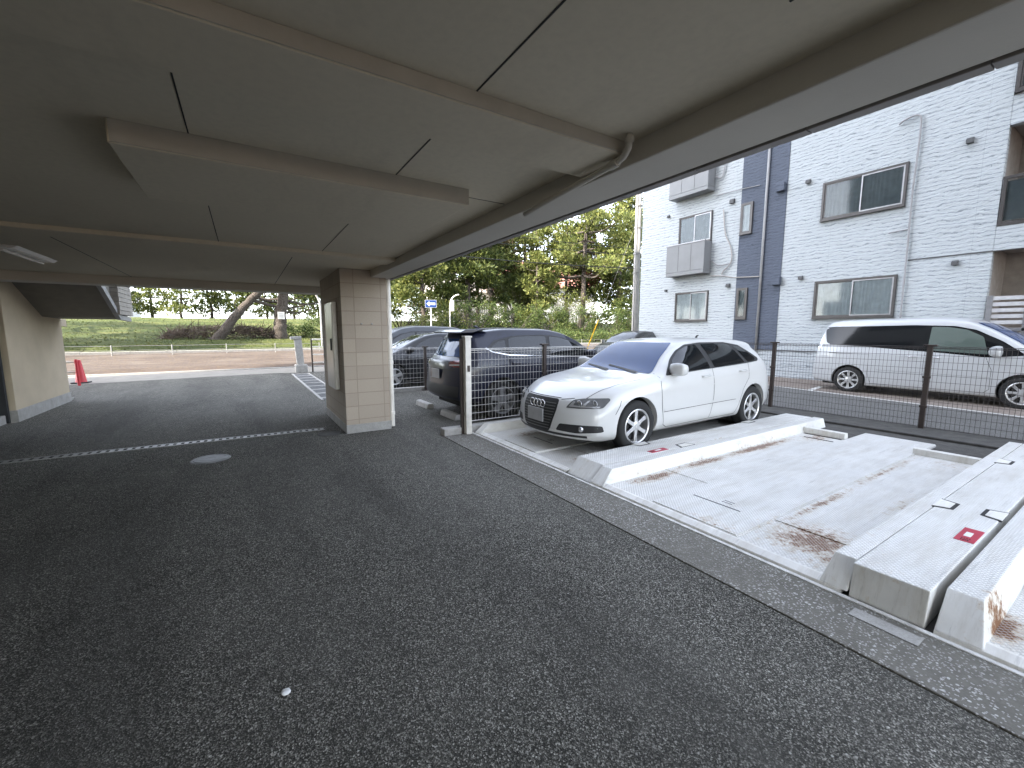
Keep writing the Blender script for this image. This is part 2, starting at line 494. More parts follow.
    leaf('needle_brown', (0.0562, 0.0422, 0.0235), (0.1125, 0.0844, 0.0422), (0.1875, 0.1406, 0.075))
    leaf('leaf_bush', (0.0292, 0.0488, 0.0146), (0.0634, 0.0975, 0.0244), (0.1463, 0.1658, 0.0488))
    leaf('leaf_red', (0.063, 0.021, 0.014), (0.14, 0.049, 0.0315), (0.224, 0.098, 0.063))
    leaf('dead_branch', (0.035, 0.025, 0.02), (0.09, 0.065, 0.05), (0.17, 0.13, 0.1))
    leaf('grass_blade', (0.032, 0.046, 0.011), (0.07, 0.085, 0.022), (0.15, 0.14, 0.05))

make_materials()
#@@GEOM
# ------------------------------------------------------------------ geometry helpers
class MB:
    """collects shapes into one mesh"""
    def __init__(self):
        self.bm = bmesh.new()
    def _new(self, before):
        return [v for v in self.bm.verts if v.index == -1 or v.index >= before]
    def box(self, x0, x1, y0, y1, z0, z1, bevel=0.0, mat=None, seg=2):
        b = bmesh.new()
        bmesh.ops.create_cube(b, size=1)
        for v in b.verts:
            v.co = Vector(((x0 + x1) / 2 + v.co.x * (x1 - x0), (y0 + y1) / 2 + v.co.y * (y1 - y0), (z0 + z1) / 2 + v.co.z * (z1 - z0)))
        if bevel:
            bmesh.ops.bevel(b, geom=b.edges[:], offset=bevel, segments=seg, affect='EDGES', profile=0.5)
        if mat is not None:
            bmesh.ops.transform(b, matrix=mat, verts=b.verts)
        return self.add(b)
    def add(self, b, mat=None):
        if mat is not None:
            bmesh.ops.transform(b, matrix=mat, verts=b.verts)
        me = bpy.data.meshes.new('tmp')
        b.to_mesh(me)
        b.free()
        self.bm.from_mesh(me)
        bpy.data.meshes.remove(me)
        return self
    def tube(self, pts, rad, seg=8, cap=True):
        pts = [Vector(p) for p in pts]
        n = len(pts)
        rr = rad if hasattr(rad, '__len__') else [rad] * n
        rings = []
        up = None
        for i, p in enumerate(pts):
            d = (pts[min(i + 1, n - 1)] - pts[max(i - 1, 0)])
            if d.length < 1e-9:
                d = Vector((0, 0, 1))
            d.normalize()
            if up is None:
                up = Vector((0, 0, 1)) if abs(d.z) < 0.9 else Vector((1, 0, 0))
            a = d.cross(up)
            if a.length < 1e-4:
                a = d.cross(Vector((0.3, 1, 0.2)))
            a.normalize()
            b = a.cross(d).normalized()
            up = b
            rings.append([self.bm.verts.new(p + (a * math.cos(2 * PI * k / seg) + b * math.sin(2 * PI * k / seg)) * rr[i]) for k in range(seg)])
        for i in range(n - 1):
            for k in range(seg):
                self.bm.faces.new((rings[i][k], rings[i][(k + 1) % seg], rings[i + 1][(k + 1) % seg], rings[i + 1][k]))
        if cap:
            self.bm.faces.new(rings[0][::-1])
            self.bm.faces.new(rings[-1])
        return self
    def cyl(self, p0, p1, r0, r1=None, seg=16):
        return self.tube([p0, p1], [r0, r0 if r1 is None else r1], seg)
    def prism(self, poly, axis, a, b, bevel=0.0):
        """2D polygon swept along an axis from a to b"""
        t = bmesh.new()
        def P(u, v, w):
            return {'x': (w, u, v), 'y': (u, w, v), 'z': (u, v, w)}[axis]
        va = [t.verts.new(P(u, v, a)) for u, v in poly]
        vb = [t.verts.new(P(u, v, b)) for u, v in poly]
        t.faces.new(va[::-1]); t.faces.new(vb)
        n = len(poly)
        for i in range(n):
            t.faces.new((va[i], va[(i + 1) % n], vb[(i + 1) % n], vb[i]))
        bmesh.ops.recalc_face_normals(t, faces=t.faces[:])
        if bevel:
            bmesh.ops.bevel(t, geom=t.edges[:], offset=bevel, segments=2, affect='EDGES', profile=0.5)
        return self.add(t)
    def lathe(self, prof, center=(0, 0, 0), axis='z', seg=32, closed=False):
        """profile of (radius, height) turned round an axis"""
        rings = []
        for r, h in prof:
            ring = []
            for k in range(seg):
                a = 2 * PI * k / seg
                u, v = r * math.cos(a), r * math.sin(a)
                c = {'z': (u, v, h), 'y': (u, h, v), 'x': (h, u, v)}[axis]
                ring.append(self.bm.verts.new(Vector(c) + Vector(center)))
            rings.append(ring)
        m = len(rings)
        for i in range(m if closed else m - 1):
            j = (i + 1) % m
            for k in range(seg):
                self.bm.faces.new((rings[i][k], rings[i][(k + 1) % seg], rings[j][(k + 1) % seg], rings[j][k]))
        return self
    def build(self, name, mat, parent=None, smooth=False, angle=None, offset=None, recalc=True):
        if recalc:
            bmesh.ops.recalc_face_normals(self.bm, faces=self.bm.faces[:])
        me = bpy.data.meshes.new(name)
        self.bm.to_mesh(me)
        self.bm.free()
        me.materials.append(M[mat] if isinstance(mat, str) else mat)
        if smooth:
            for p in me.polygons:
                p.use_smooth = True
            if angle:
                try:
                    me.set_sharp_from_angle(angle=R(angle))
                except Exception:
                    pass
        o = bpy.data.objects.new(name, me)
        COL.objects.link(o)
        if parent is not None:
            o.parent = parent
            if offset is None:
                offset = True
            if offset and parent.get('worldparts'):
                o.location = -Vector(parent['worldparts'])
        return o

def tag(o, label=None, cat=None, group=None, kind=None):
    if label: o['label'] = label
    if cat: o['category'] = cat
    if group: o['group'] = group
    if kind: o['kind'] = kind
    return o

def thing(name, label, cat, loc=(0, 0, 0), rz=0.0, group=None, world=False):
    o = bpy.data.objects.new(name, None)
    o.empty_display_size = 0.2
    COL.objects.link(o)
    o.location = loc
    o.rotation_euler = (0, 0, rz)
    tag(o, label, cat, group)
    if world:
        o['worldparts'] = tuple(loc)
    return o

def copy_tree(o, parent=None):
    c = o.copy()
    COL.objects.link(c)
    c.parent = parent
    for ch in list(o.children):
        copy_tree(ch, c)
    return c

def struct(name, mb, mat, **kw):
    o = mb.build(name, mat, **kw)
    o['kind'] = 'structure'
    return o

def sheet(poly, z):
    m = MB()
    m.bm.faces.new([m.bm.verts.new((x, y, z)) for x, y in poly])
    return m

# ------------------------------------------------------------------ ground
HX = 400
struct('ground', sheet([(-HX, -HX), (HX, -HX), (HX, HX), (-HX, HX)], -0.012), 'dirt')
struct('driveway', sheet([(-12, -8), (2.335, -8), (2.335, 5.72), (2.9, 5.95), (8.9, 5.95), (8.9, 17.5), (2.3, 17.5), (1.25, 17.5), (0.9, 17.75), (-4.5, 16.85), (-4.9, 14.2), (-3.3, 13.1), (-3.3, 10.2), (-12, 10.2)], 0.0), 'asphalt')
struct('road', sheet([(-60, 16.0), (60, 16.0), (60, 20.2), (-60, 20.2)], -0.004), 'road_pale')
m = MB()
m.prism([(-3.32, 12.9), (-3.32, 13.15), (-4.6, 14.9), (-5.2, 14.9), (-7.5, 14.9), (-7.5, 12.9)], 'z', -0.01, 0.05, 0.01)
struct('pavement', m, 'concrete')
m = MB()
m.box(2.34, 2.765, -3.5, 5.52, -0.05, 0.008, 0.004)
struct('apron_kerb', m, 'aggregate')
m = MB()
m.box(2.767, 2.80, -3.5, 5.5, -0.05, 0.014, 0.004)
struct('apron_edge_strip', m, 'line_white')
struct('parking_pit_floor', sheet([(2.80, -6), (8.75, -6), (8.75, 5.6), (2.80, 5.6)], -0.005), 'dark_concrete')
m = MB()
m.box(8.1, 8.95, -6, 5.55, -0.05, 0.03, 0.01)
struct('fence_footing', m, 'dark_concrete')
struct('lane', sheet([(8.95, -8), (13.2, -8), (11.55, 1.4), (12.3, 4.9), (12.9, 8), (14.5, 16.0), (8.95, 16.0)], -0.006), 'lane_asphalt')
struct('car_park_paving', sheet([(11.0, -8), (16, -8), (16, 16), (12, 16)], -0.009), 'brown_paving')
m = MB()
def strip(m, pts, wd, z):
    for (a, b) in zip(pts[:-1], pts[1:]):
        a = Vector((*a, 0)); b = Vector((*b, 0)); d = (b - a).normalized(); n = Vector((-d.y, d.x, 0)) * wd / 2
        vs = [m.bm.verts.new((p.x, p.y, z)) for p in (a - n, b - n, b + n, a + n)]
        m.bm.faces.new(vs)
strip(m, [(11.62, -0.5), (11.62, 1.35), (12.25, 4.75), (12.9, 8.2)], 0.1, 0.0)
strip(m, [(12.3, 5.02), (13.4, 5.2)], 0.12, 0.001)
struct('lane_marking', m, 'line_white')
# drain patch on the apron
m = MB()
m.box(2.62, 2.715, 0.52, 0.80, 0.008, 0.013, 0.004)
tag(m.build('drain_cover', 'concrete'), 'pale rectangular cover set in the gravelly concrete apron', 'drain cover')
# the park bank and lawn
def bank_z(x, y):
    t = y
    def sm(a, b, v):
        u = max(0, min(1, (v - a) / (b - a)))
        return u * u * (3 - 2 * u)
    z = 0.02 + 0.16 * sm(20.1, 20.6, t) + 0.42 * sm(20.5, 23.2, t) + 0.5 * sm(23, 27, t) + 1.5 * sm(26, 42, t)
    z += 0.10 * noise.noise(Vector((x * 0.12, y * 0.12, 0))) * sm(22, 28, t) + 0.02 * noise.noise(Vector((x * 0.9, y * 0.9, 3)))
    return z
def terrain(x0, x1, nx, ys):
    m = MB()
    rows = []
    for y in ys:
        rows.append([m.bm.verts.new((x0 + (x1 - x0) * i / nx, y, bank_z(x0 + (x1 - x0) * i / nx, y))) for i in range(nx + 1)])
    for a, b in zip(rows[:-1], rows[1:]):
        for i in range(nx):
            m.bm.faces.new((a[i], a[i + 1], b[i + 1], b[i]))
    return m
struct('bank', terrain(-60, 80, 280, [20.05 + 0.15 * i for i in range(22)]), 'bank_earth', smooth=True)
struct('lawn', terrain(-60, 80, 280, [23.2 + 0.5 * i for i in range(50)] + [49, 55, 65, 80, 110, 160, 300]), 'grass', smooth=True)
m = MB()
for i in range(70):
    x = -40 + i * 1.5
    m.box(x, x + 1.49, 23.1, 23.28, bank_z(x, 23.2) - 0.1, bank_z(x, 23.2) + 0.1, 0.01)
struct('lawn_kerb', m, 'kerb_stone')
m = MB()
m.box(-60, 60, 20.0, 20.12, -0.05, 0.035, 0.01)
struct('road_kerb', m, 'kerb_stone')
# blades of grass along the lawn
rng = random.Random(5)
m = MB()
for i in range(14000):
    y = 23.35 + 17 * rng.random() ** 1.7
    x = -0.75 * y + rng.random() * y * 1.5 - 2
    z = bank_z(x, y)
    h = rng.uniform(0.03, 0.09); a = rng.uniform(0, PI); ww = rng.uniform(0.015, 0.04)
    lx, ly = rng.uniform(-0.06, 0.06), rng.uniform(-0.06, 0.06)
    v = [m.bm.verts.new(p) for p in ((x - ww * math.cos(a), y - ww * math.sin(a), z - 0.01), (x + ww * math.cos(a), y + ww * math.sin(a), z - 0.01), (x + lx, y + ly, z + h))]
    m.bm.faces.new(v)
tag(m.build('lawn_grass', 'grass_blade', recalc=False), 'short tufts of grass growing over the park lawn', 'grass', kind='stuff')

# ------------------------------------------------------------------ the building overhead
apt = thing('piloti_building', 'building on a pillar whose grey underside covers the drive', 'building', (0, 4, 0), world=True)
def P(mb, name, mat, parent=apt, **kw):
    return mb.build(name, mat, parent, **kw)
CZ = 2.4
m = MB()
m.box(-12, 1.80, -2.6, 9.7, CZ, 2.75)
P(m, 'soffit', 'soffit_paint')
# soffit boards: joints cut as thin dark grooves standing 2 mm under the board
def joint(x0, x1, y0, y1):
    m = MB()
    m.box(x0, x1, y0, y1, CZ - 0.002, CZ + 0.01)
    P(m, 'board_joint', 'joint_dark')
for x in (0.80, -2.2):
    joint(x - 0.003, x + 0.003, -2.5, 1.515); joint(x - 0.003, x + 0.003, 1.87, 2.515); joint(x - 0.003, x + 0.003, 3.43, 5.245)
for x in (-0.155, -3.4):
    joint(x - 0.003, x + 0.003, 1.87, 2.515); joint(x - 0.003, x + 0.003, 3.43, 5.245)
for q in ((-1.5, -1.493, 5.61, 9.3), (0.55, 0.557, 5.61, 9.3), (1.28, 1.62, 2.66, 2.666), (1.32, 1.328, -2.5, 0.67)):
    joint(*q)
m = MB(); m.box(-12, 1.628, 1.52, 1.86, 2.342, CZ + 0.02, 0.006); P(m, 'soffit_beam', 'soffit_paint')
m = MB(); m.box(-12, 1.626, 1.513, 1.5175, 2.346, CZ - 0.001); P(m, 'soffit_beam_trim', 'soffit_trim')
m = MB(); m.box(-0.44, 1.27, 2.53, 3.42, 2.302, CZ + 0.02, 0.006); P(m, 'drop_panel', 'soffit_paint')
m = MB(); m.box(-0.43, 1.268, 2.52, 2.527, 2.306, CZ + 0.02); P(m, 'drop_panel_trim', 'soffit_trim')
m = MB(); m.box(-12, 1.628, 5.25, 5.6, 2.36, CZ + 0.02, 0.006); P(m, 'soffit_beam', 'soffit_paint')
m = MB(); m.box(-12, 1.632, 9.32, 9.7, 2.262, 2.76, 0.008); P(m, 'end_beam', 'beam_paint')
# edge beam with a tiled drip edge
m = MB(); m.box(1.632, 1.93, -2.6, 9.72, 2.3, 2.95, 0.008); P(m, 'edge_beam', 'beam_paint')
m = MB()
for i in range(25):
    y = -2.55 + i * 0.49
    m.box(1.934, 1.99, y, y + 0.487, 2.292, 2.49, 0.003)
P(m, 'drip_edge', 'tile_drip')
m = MB(); m.box(1.94, 2.0, -2.6, 9.72, 2.5, 26)
m.box(-30, 1.93, -2.6, 9.7, 2.96, 26)
m.box(-30, 1.93, -26, -2.62, 6.0, 26)  # unseen rear block, raised and sized to tune the sky light
P(m, 'upper_wall', 'siding_warm')
m = MB(); m.box(-30, -12.1, -14, 15.7, -0.1, 25.4)  # unseen wing, sized for the shadow edge on road and flats
P(m, 'side_wing', 'siding_warm')
# windows of the upper storeys, seen only from outside or in a reflection
for i in range(6):
    for k in range(4):
        y = -2 + k * 3
        z = 4.2 + i * 2.9
        m = MB()
        m.box(1.99, 2.03, y, y + 2.0, z, z + 1.3, 0.01)
        P(m, 'window', 'window_frame')
# pillar
m = MB(); m.box(1.2, 1.85, 6.47, 8.3, -0.05, 2.5)
P(m, 'pillar', 'pillar_block')
m = MB(); m.box(1.192, 1.86, 6.458, 8.31, -0.05, 0.13, 0.006)
P(m, 'pillar_base', 'concrete')
# the low end wall on the far left with the sloping underside of the stair
m = MB(); m.box(-3.75, -3.3, 10.3, 12.87, -0.05, 2.55, 0.01)
P(m, 'end_wall', 'stucco_tan')
m = MB(); m.box(-3.76, -3.285, 10.29, 12.885, -0.05, 0.2, 0.008)
P(m, 'wall_plinth', 'concrete')
m = MB(); m.box(-9, -3.38, 10.22, 10.285, 0.0, 2.38); P(m, 'doorway', 'room_dark')  # dark sheet standing in for the shade of the opening
m = MB(); m.box(-9, -3.76, 10.9, 11.1, -0.05, 2.55); m.box(-12, -9, 4, 16, -0.05, 2.5)
P(m, 'inner_wall', 'warm_wall')
m = MB(); m.box(-9, -3.4, 9.75, 10.2, -0.03, 0.14, 0.01)
P(m, 'step', 'concrete')
m = MB()
for i in range(16):
    m.box(-4.3 + i * 0.05, -4.275 + i * 0.05, 9.8, 10.0, 0.14, 0.146)
P(m, 'step_grating', 'line_white')
# stair soffit
m = MB()
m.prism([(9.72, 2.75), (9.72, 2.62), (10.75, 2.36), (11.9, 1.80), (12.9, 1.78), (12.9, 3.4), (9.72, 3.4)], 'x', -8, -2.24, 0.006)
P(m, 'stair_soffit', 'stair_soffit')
m = MB()
m.prism([(9.9, 2.65), (10.8, 2.30), (11.94, 1.76), (12.92, 1.735), (12.92, 1.83), (11.98, 1.85), (10.9, 2.40), (9.9, 2.75)], 'x', -2.235, -2.16, 0.006)
P(m, 'stair_edge', 'pipe_grey')
m = MB()
for k in range(18):
    z = 1.86 + k * 0.09
    m.prism([(11.7, z), (12.9, z), (12.9, z + 0.082), (11.7, z + 0.082)], 'x', -2.238, -2.12 + 0.004 * (k % 2))
P(m, 'stair_cladding', 'tile_roof')
m = MB(); m.box(-6, -3.31, 12.9, 13.25, 1.62, 1.78, 0.01)
P(m, 'stair_cladding', 'stucco_tan')

# ceiling drain pipe, elbow and downpipe
pr = thing('drain_pipe', 'grey elbow drain pipe running along the ceiling edge beam', 'pipe', (1.56, 1.4, 2.4), world=True)
m = MB()
m.tube([(1.555, 1.45, 2.42), (1.555, 1.45, 2.375), (1.56, 1.46, 2.345), (1.575, 1.5, 2.325), (1.585, 1.56, 2.315), (1.60, 2.15, 2.28), (1.62, 2.4, 2.27)], 0.016, 12)
m.build('pipe', 'beam_paint', pr, smooth=True)
m = MB(); m.lathe([(0.022, 2.36), (0.022, 2.385)], (1.555, 1.45, 0), 'z', 16); m.build('pipe_collar', 'beam_paint', pr, smooth=True, angle=40)
m = MB(); m.tube([(1.583, 1.545, 2.3165), (1.586, 1.60, 2.313)], 0.021, 12); m.build('pipe_collar', 'beam_paint', pr, smooth=True, angle=40)
pr = thing('downpipe', 'cream downpipe fixed to the right edge of the block pillar', 'pipe', (1.905, 6.56, 0), world=True)
m = MB(); m.tube([(1.905, 6.56, 0.02), (1.905, 6.56, 2.32)], 0.036, 14); m.build('pipe', 'pipe_white', pr, smooth=True, angle=50)
for z in (0.2, 1.0, 1.9):
    m = MB(); m.lathe([(0.038, z), (0.043, z + 0.005), (0.043, z + 0.055), (0.038, z + 0.06)], (1.905, 6.56, 0), 'z', 14); m.build('pipe_collar', 'pipe_white', pr, smooth=True, angle=40)
# tall steel cabinet on the side of the pillar
pr = thing('panel_cabinet', 'tall narrow steel panel on the shaded side of the pillar', 'panel', (1.18, 7.4, 0.6), world=True)
m = MB(); m.box(1.135, 1.198, 6.85, 7.5, 0.62, 1.95, 0.006); m.build('cabinet', 'steel_panel', pr)
m = MB(); m.box(1.128, 1.134, 6.88, 7.47, 0.65, 1.30, 0.002); m.build('door', 'steel_panel', pr)
m = MB(); m.box(1.128, 1.134, 6.88, 7.47, 1.31, 1.92, 0.002); m.build('door', 'steel_panel', pr)
m = MB(); m.box(1.112, 1.127, 6.95, 7.01, 1.22, 1.4, 0.003); m.build('handle', 'black_plastic', pr)
# two anchor bolts on the block face
for i, x in enumerate((1.47, 1.62)):
    m = MB(); m.lathe([(0.0, 6.445), (0.012, 6.446), (0.013, 6.469)], (x, 0, 1.62), 'y', 10)
    tag(m.build('anchor_bolt', 'galv'), 'small pale bolt on the block pillar face, ' + ('the one nearer the drive' if i == 0 else 'the one nearer the downpipe'), 'bolt', 'bolts on the pillar face')
# ceiling lamp
pr = thing('ceiling_lamp', 'white fluorescent strip lamp on the dim ceiling at the left', 'lamp', (-2.07, 7.2, 2.36), world=True)
m = MB(); m.prism([(-2.2, 2.398), (-1.94, 2.398), (-1.98, 2.368), (-2.16, 2.368)], 'y', 6.6, 7.75, 0.004); m.build('lamp_housing', 'lamp_white', pr)
m = MB(); m.cyl((-2.07, 6.64, 2.356), (-2.07, 7.71, 2.356), 0.016); m.build('tube', 'lamp_white', pr, smooth=True, angle=40)

# things set in the drive
pr = thing('drain_channel', 'pale slotted drain channel running across the dark drive', 'drain', (-0.6, 7.05, 0), world=True)
m = MB()
def pt(t, off=0.0, z=0.0): 
    a = Vector((-2.9, 7.16, 0)); b = Vector((0.97, 7.0, 0)); d = (b - a).normalized(); n = Vector((-d.y, d.x, 0))
    return a + (b - a) * t + n * off + Vector((0, 0, z))
def obox(m, c, ang, lx, ly, z0, z1, bv=0.0):
    m.box(-lx / 2, lx / 2, -ly / 2, ly / 2, z0, z1, bv, Matrix.Translation((c[0], c[1], 0)) @ Matrix.Rotation(ang, 4, 'Z'))
ang = math.atan2(-0.16, 3.87)
L = 3.87
for off in (-0.062, 0.062):
    obox(m, pt(0.5, off), ang, L, 0.018, -0.02, 0.008)
m.build('frame', 'drain_steel', pr)
m = MB()
for i in range(46):
    obox(m, pt((i + 0.5) / 46), ang, 0.044, 0.1, -0.02, 0.007)
m.build('grating', 'drain_steel', pr)
m = MB(); obox(m, pt(0.5), ang, L, 0.105, -0.02, 0.002); m.build('channel', 'well_dark', pr)
m = MB()
m.lathe([(0.0, 0.009), (0.05, 0.009), (0.05, 0.012), (0.11, 0.012), (0.11, 0.009), (0.15, 0.009), (0.15, 0.013), (0.17, 0.013), (0.171, 0.006), (0.19, 0.006), (0.20, 0.0)], (-0.43, 6.02, 0), 'z', 40)
tag(m.build('manhole_cover', 'iron', smooth=True, angle=20), 'round pale iron manhole cover in the drive before the drain channel', 'manhole cover')
m = MB()
m.lathe([(0.0, 0.005), (0.12, 0.005), (0.122, 0.009), (0.16, 0.009), (0.165, 0.0)], (0.98, 6.62, 0), 'z', 36)
tag(m.build('manhole_cover', 'dark_concrete', smooth=True, angle=20), 'dark round cover in the drive at the foot of the pillar', 'manhole cover')
m = MB()
bmesh.ops.create_icosphere(m.bm, subdivisions=2, radius=0.018)
for v in m.bm.verts:
    v.co = Vector((v.co.x * 1.1, v.co.y, v.co.z * 0.35)) * (1 + 0.25 * noise.noise(v.co * 60)) + Vector((0.05, 1.85, 0.006))
tag(m.build('pebble', 'label_white', smooth=True), 'small white flake lying on the near asphalt', 'pebble')
# side gutter beyond the pillar
pr = thing('gutter_grating', 'ladder shaped grating of the side gutter beyond the pillar', 'drain', (1.7, 13.5, 0), world=True)
m = MB()
m.box(1.34, 1.40, 10.0, 16.9, -0.02, 0.02, 0.004); m.box(1.86, 1.92, 10.0, 16.9, -0.02, 0.02, 0.004)
for i in range(9):
    m.box(1.4, 1.86, 10.3 + i * 0.8, 10.42 + i * 0.8, -0.02, 0.016, 0.003)
m.build('frame', 'concrete', pr)
m = MB()
for i in range(50):
    m.box(1.4, 1.86, 10.1 + i * 0.136, 10.15 + i * 0.136, -0.02, 0.01)
m.build('grating', 'iron', pr)
# ------------------------------------------------------------------ the mechanical parking pallets
def checker_rail(m, xa, xb, y0, y1, z1, slope=0.13, inner=None, z0=0.03):
    """long raised rail along x with a sloped nose; inner = y of the foot of its slanted inner face"""
    pts0 = []
    lo0, lo1 = y0, y1
    if inner is not None:
        if inner > y1: lo1 = inner
        else: lo0 = inner
    b = bmesh.new()
    A = [b.verts.new(p) for p in ((xa, lo0, z0), (xa, lo1, z0), (xb, lo1, z0), (xb, lo0, z0))]
    T = [b.verts.new(p) for p in ((xa + slope, y0, z1), (xa + slope, y1, z1), (xb, y1, z1), (xb, y0, z1))]
    b.faces.new(A[::-1]); b.faces.new(T)
    for i in range(4):
        b.faces.new((A[i], A[(i + 1) % 4], T[(i + 1) % 4], T[i]))
    bmesh.ops.recalc_face_normals(b, faces=b.faces[:])
    bmesh.ops.bevel(b, geom=b.edges[:], offset=0.006, segments=2, affect='EDGES', profile=0.5)
    m.add(b)

def pallet(yr, yl, mat, label, hr=0.2, hl=0.165, x0=2.805, x1=7.5, steel='steel_white', centre=True):
    t = thing('parking_pallet', label, 'parking platform', (x0 + 2.3, (yr + yl) / 2, 0), world=True, group='steel pallets of the mechanical parking bay')
    m = MB()
    wy = yl - yr
    c0, c1 = yr + 0.66, yl - 0.68
    m.box(x0 + 0.075, x1 - 0.35, yr + 0.06, c0, 0.0, 0.034)
    m.box(x0 + 0.075, x1 - 0.55, c1, yl - 0.06, 0.0, 0.034)
    b = bmesh.new()
    bmesh.ops.create_cube(b, size=1)
    for v in b.verts:
        v.co = Vector(((x0 + 0.085 + x1) / 2 + v.co.x * (x1 - x0 - 0.085), (c0 + c1) / 2 + v.co.y * (c1 - c0 + 0.002), 0.031 + v.co.z * 0.042))
    bmesh.ops.bevel(b, geom=[e for e in b.edges], offset=0.008, segments=2, affect='EDGES')
    m.add(b)
    # overlapping wheel plates
    m.box(x0 + 0.62, x1 - 0.75, yr + 0.09, c0 - 0.004, 0.034, 0.042, 0.002)
    m.box(x0 + 0.02 + 0.9, x1 - 1.0, c1 + 0.004, yl - 0.1, 0.034, 0.040, 0.002)
    m.build('deck', mat, t)
    m = MB()
    checker_rail(m, x0, x1 + 0.15, yr - 0.03, yr + 0.075, hr, 0.10, yr + 0.11)
    m.build('side_rail', mat, t)
    m = MB()
    checker_rail(m, x0, x1 + 0.05, yl - 0.13, yl, hl, 0.16, yl - 0.17)
    m.build('side_rail', mat, t)
    m = MB()
    m.prism([(x0 - 0.004, 0.0), (x0 + 0.078, 0.0), (x0 + 0.078, 0.046), (x0 + 0.05, 0.05), (x0 + 0.0, 0.028)], 'y', yr + 0.0, yl - 0.0, 0.003)
    m.build('front_lip', steel, t)
    # wheel stops: an angled bar across each wheel track
    for (a, b2, xx) in ((yr + 0.14, c0 + 0.03, x1 - 0.8), (c1 + 0.02, yl - 0.16, x1 - 0.65)):
        m = MB()
        m.prism([(xx, 0.036), (xx + 0.005, 0.115), (xx + 0.05, 0.125), (xx + 0.10, 0.115), (xx + 0.12, 0.036)], 'y', a, b2, 0.004)
        m.build('wheel_stop', steel, t)
        m = MB(); m.box(xx - 0.045, xx - 0.03, a + 0.02, b2 - 0.02, 0.034, 0.0405); m.box(xx - 0.27, xx - 0.26, a + 0.03, b2 - 0.12, 0.034, 0.0405)
        m.build('stop_slot', 'ink', t)
    # two small slots near the entry
    m = MB()
    m.box(x0 + 0.50, x0 + 0.515, (c0 + c1) / 2 - 0.16, (c0 + c1) / 2 + 0.26, 0.05, 0.0535)
    m.box(x0 + 0.62, x0 + 0.628, (c0 + c1) / 2 - 0.05, (c0 + c1) / 2 + 0.04, 0.05, 0.0535)
    m.box(x0 + 0.58, x0 + 0.588, (c0 + c1) / 2 - 0.05, (c0 + c1) / 2 + 0.04, 0.05, 0.0535)
    m.build('deck_slot', 'vent_grey', t)
    return t

def cover(y0, y1, h, label, lab_y, slope, hexes, x0=2.815, x1=7.9):
    t = thing('pit_cover', label, 'cover box', (x0 + 2.4, (y0 + y1) / 2, 0), world=True, group='long white cover boxes between the pallets')
    m = MB()
    checker_rail(m, x0, x1, y0, y1, h, slope, z0=0.0)
    m.build('box', 'plate_cover', t)
    lx, la, lb = lab_y
    m = MB(); m.box(lx, lx + 0.28, la, lb, h - 0.004, h + 0.003, 0.001); lab = m.build('warning_plate', 'label_red', t)
    m = MB(); m.box(lx + 0.10, lx + 0.19, la + (lb - la) * 0.36, la + (lb - la) * 0.72, h + 0.003, h + 0.005); m.build('white_square', 'label_white', lab)
    m = MB()
    for k in range(4):
        m.box(lx + 0.02, lx + 0.032, la + (lb - la) * (0.3 + 0.11 * k), la + (lb - la) * (0.38 + 0.11 * k), h + 0.003, h + 0.005)
        m.box(lx + 0.05, lx + 0.06, la + (lb - la) * (0.26 + 0.13 * k), la + (lb - la) * (0.33 + 0.13 * k), h + 0.003, h + 0.005)
    m.build('text_mark', 'ink', lab)
    for (hx, side) in hexes:
        yb = y1 if side > 0 else y0
        s = -side
        def hexp(g):
            return [(hx - 0.11 - g, yb + 0.012 * side), (hx - 0.075 - g * 0.8, yb + s * (0.075 + g)), (hx + 0.075 + g * 0.8, yb + s * (0.075 + g)), (hx + 0.11 + g, yb + 0.012 * side)]
        m = MB(); m.prism(hexp(0.022), 'z', h - 0.004, h + 0.002); nt_ = m.build('notch', 'ink', t)
        m = MB(); m.prism(hexp(0.0), 'z', h - 0.003, h + 0.005, 0.001); m.build('latch', 'steel_white', nt_)
    return t

pallet(3.39, 5.46, 'plate_far', 'weathered white steel parking pallet carrying the white hatchback', hr=0.06, hl=0.15)
pallet(0.90, 2.985, 'plate_mid', 'empty rust-streaked steel parking pallet between the two cover boxes')
pallet(-1.54, 0.51, 'plate_near', 'rusty steel pallet cut off at the right edge of the picture', hl=0.2)
cover(3.0, 3.375, 0.165, 'long white cover box alongside the white hatchback', (3.75, 3.01, 3.09), 0.16, [(4.35, -1), (3.95, 1), (6.3, 1)], x0=2.83, x1=7.5)
cover(0.545, 0.865, 0.2, 'long white cover box with a flat grey front end and red plate', (3.72, 0.555, 0.645), 0.03, [(4.42, 1), (4.46, -1), (6.4, 1)])

# kerb and white post between the lot and the pallets
m = MB(); m.box(2.36, 8.7, 5.56, 5.72, -0.05, 0.10, 0.012)
struct('kerb', m, 'kerb_stone')
t = thing('steel_post', 'white square steel post with a dark backing at the corner of the pallets', 'post', (2.71, 5.5, 0), world=True)
m = MB(); m.box(2.665, 2.755, 5.46, 5.55, 0, 1.42, 0.006); m.build('post', 'post_white', t)
m = MB(); m.box(2.652, 2.768, 5.448, 5.562, 1.42, 1.445, 0.004); m.build('cap', 'post_white', t)
m = MB(); m.box(2.63, 2.70, 5.555, 5.60, 0, 1.40, 0.004); m.build('backing_channel', 'fence_brown', t)
m = MB(); m.box(2.69, 2.73, 5.448, 5.458, 0.93, 1.02, 0.002); m.build('latch', 'fence_brown', t)

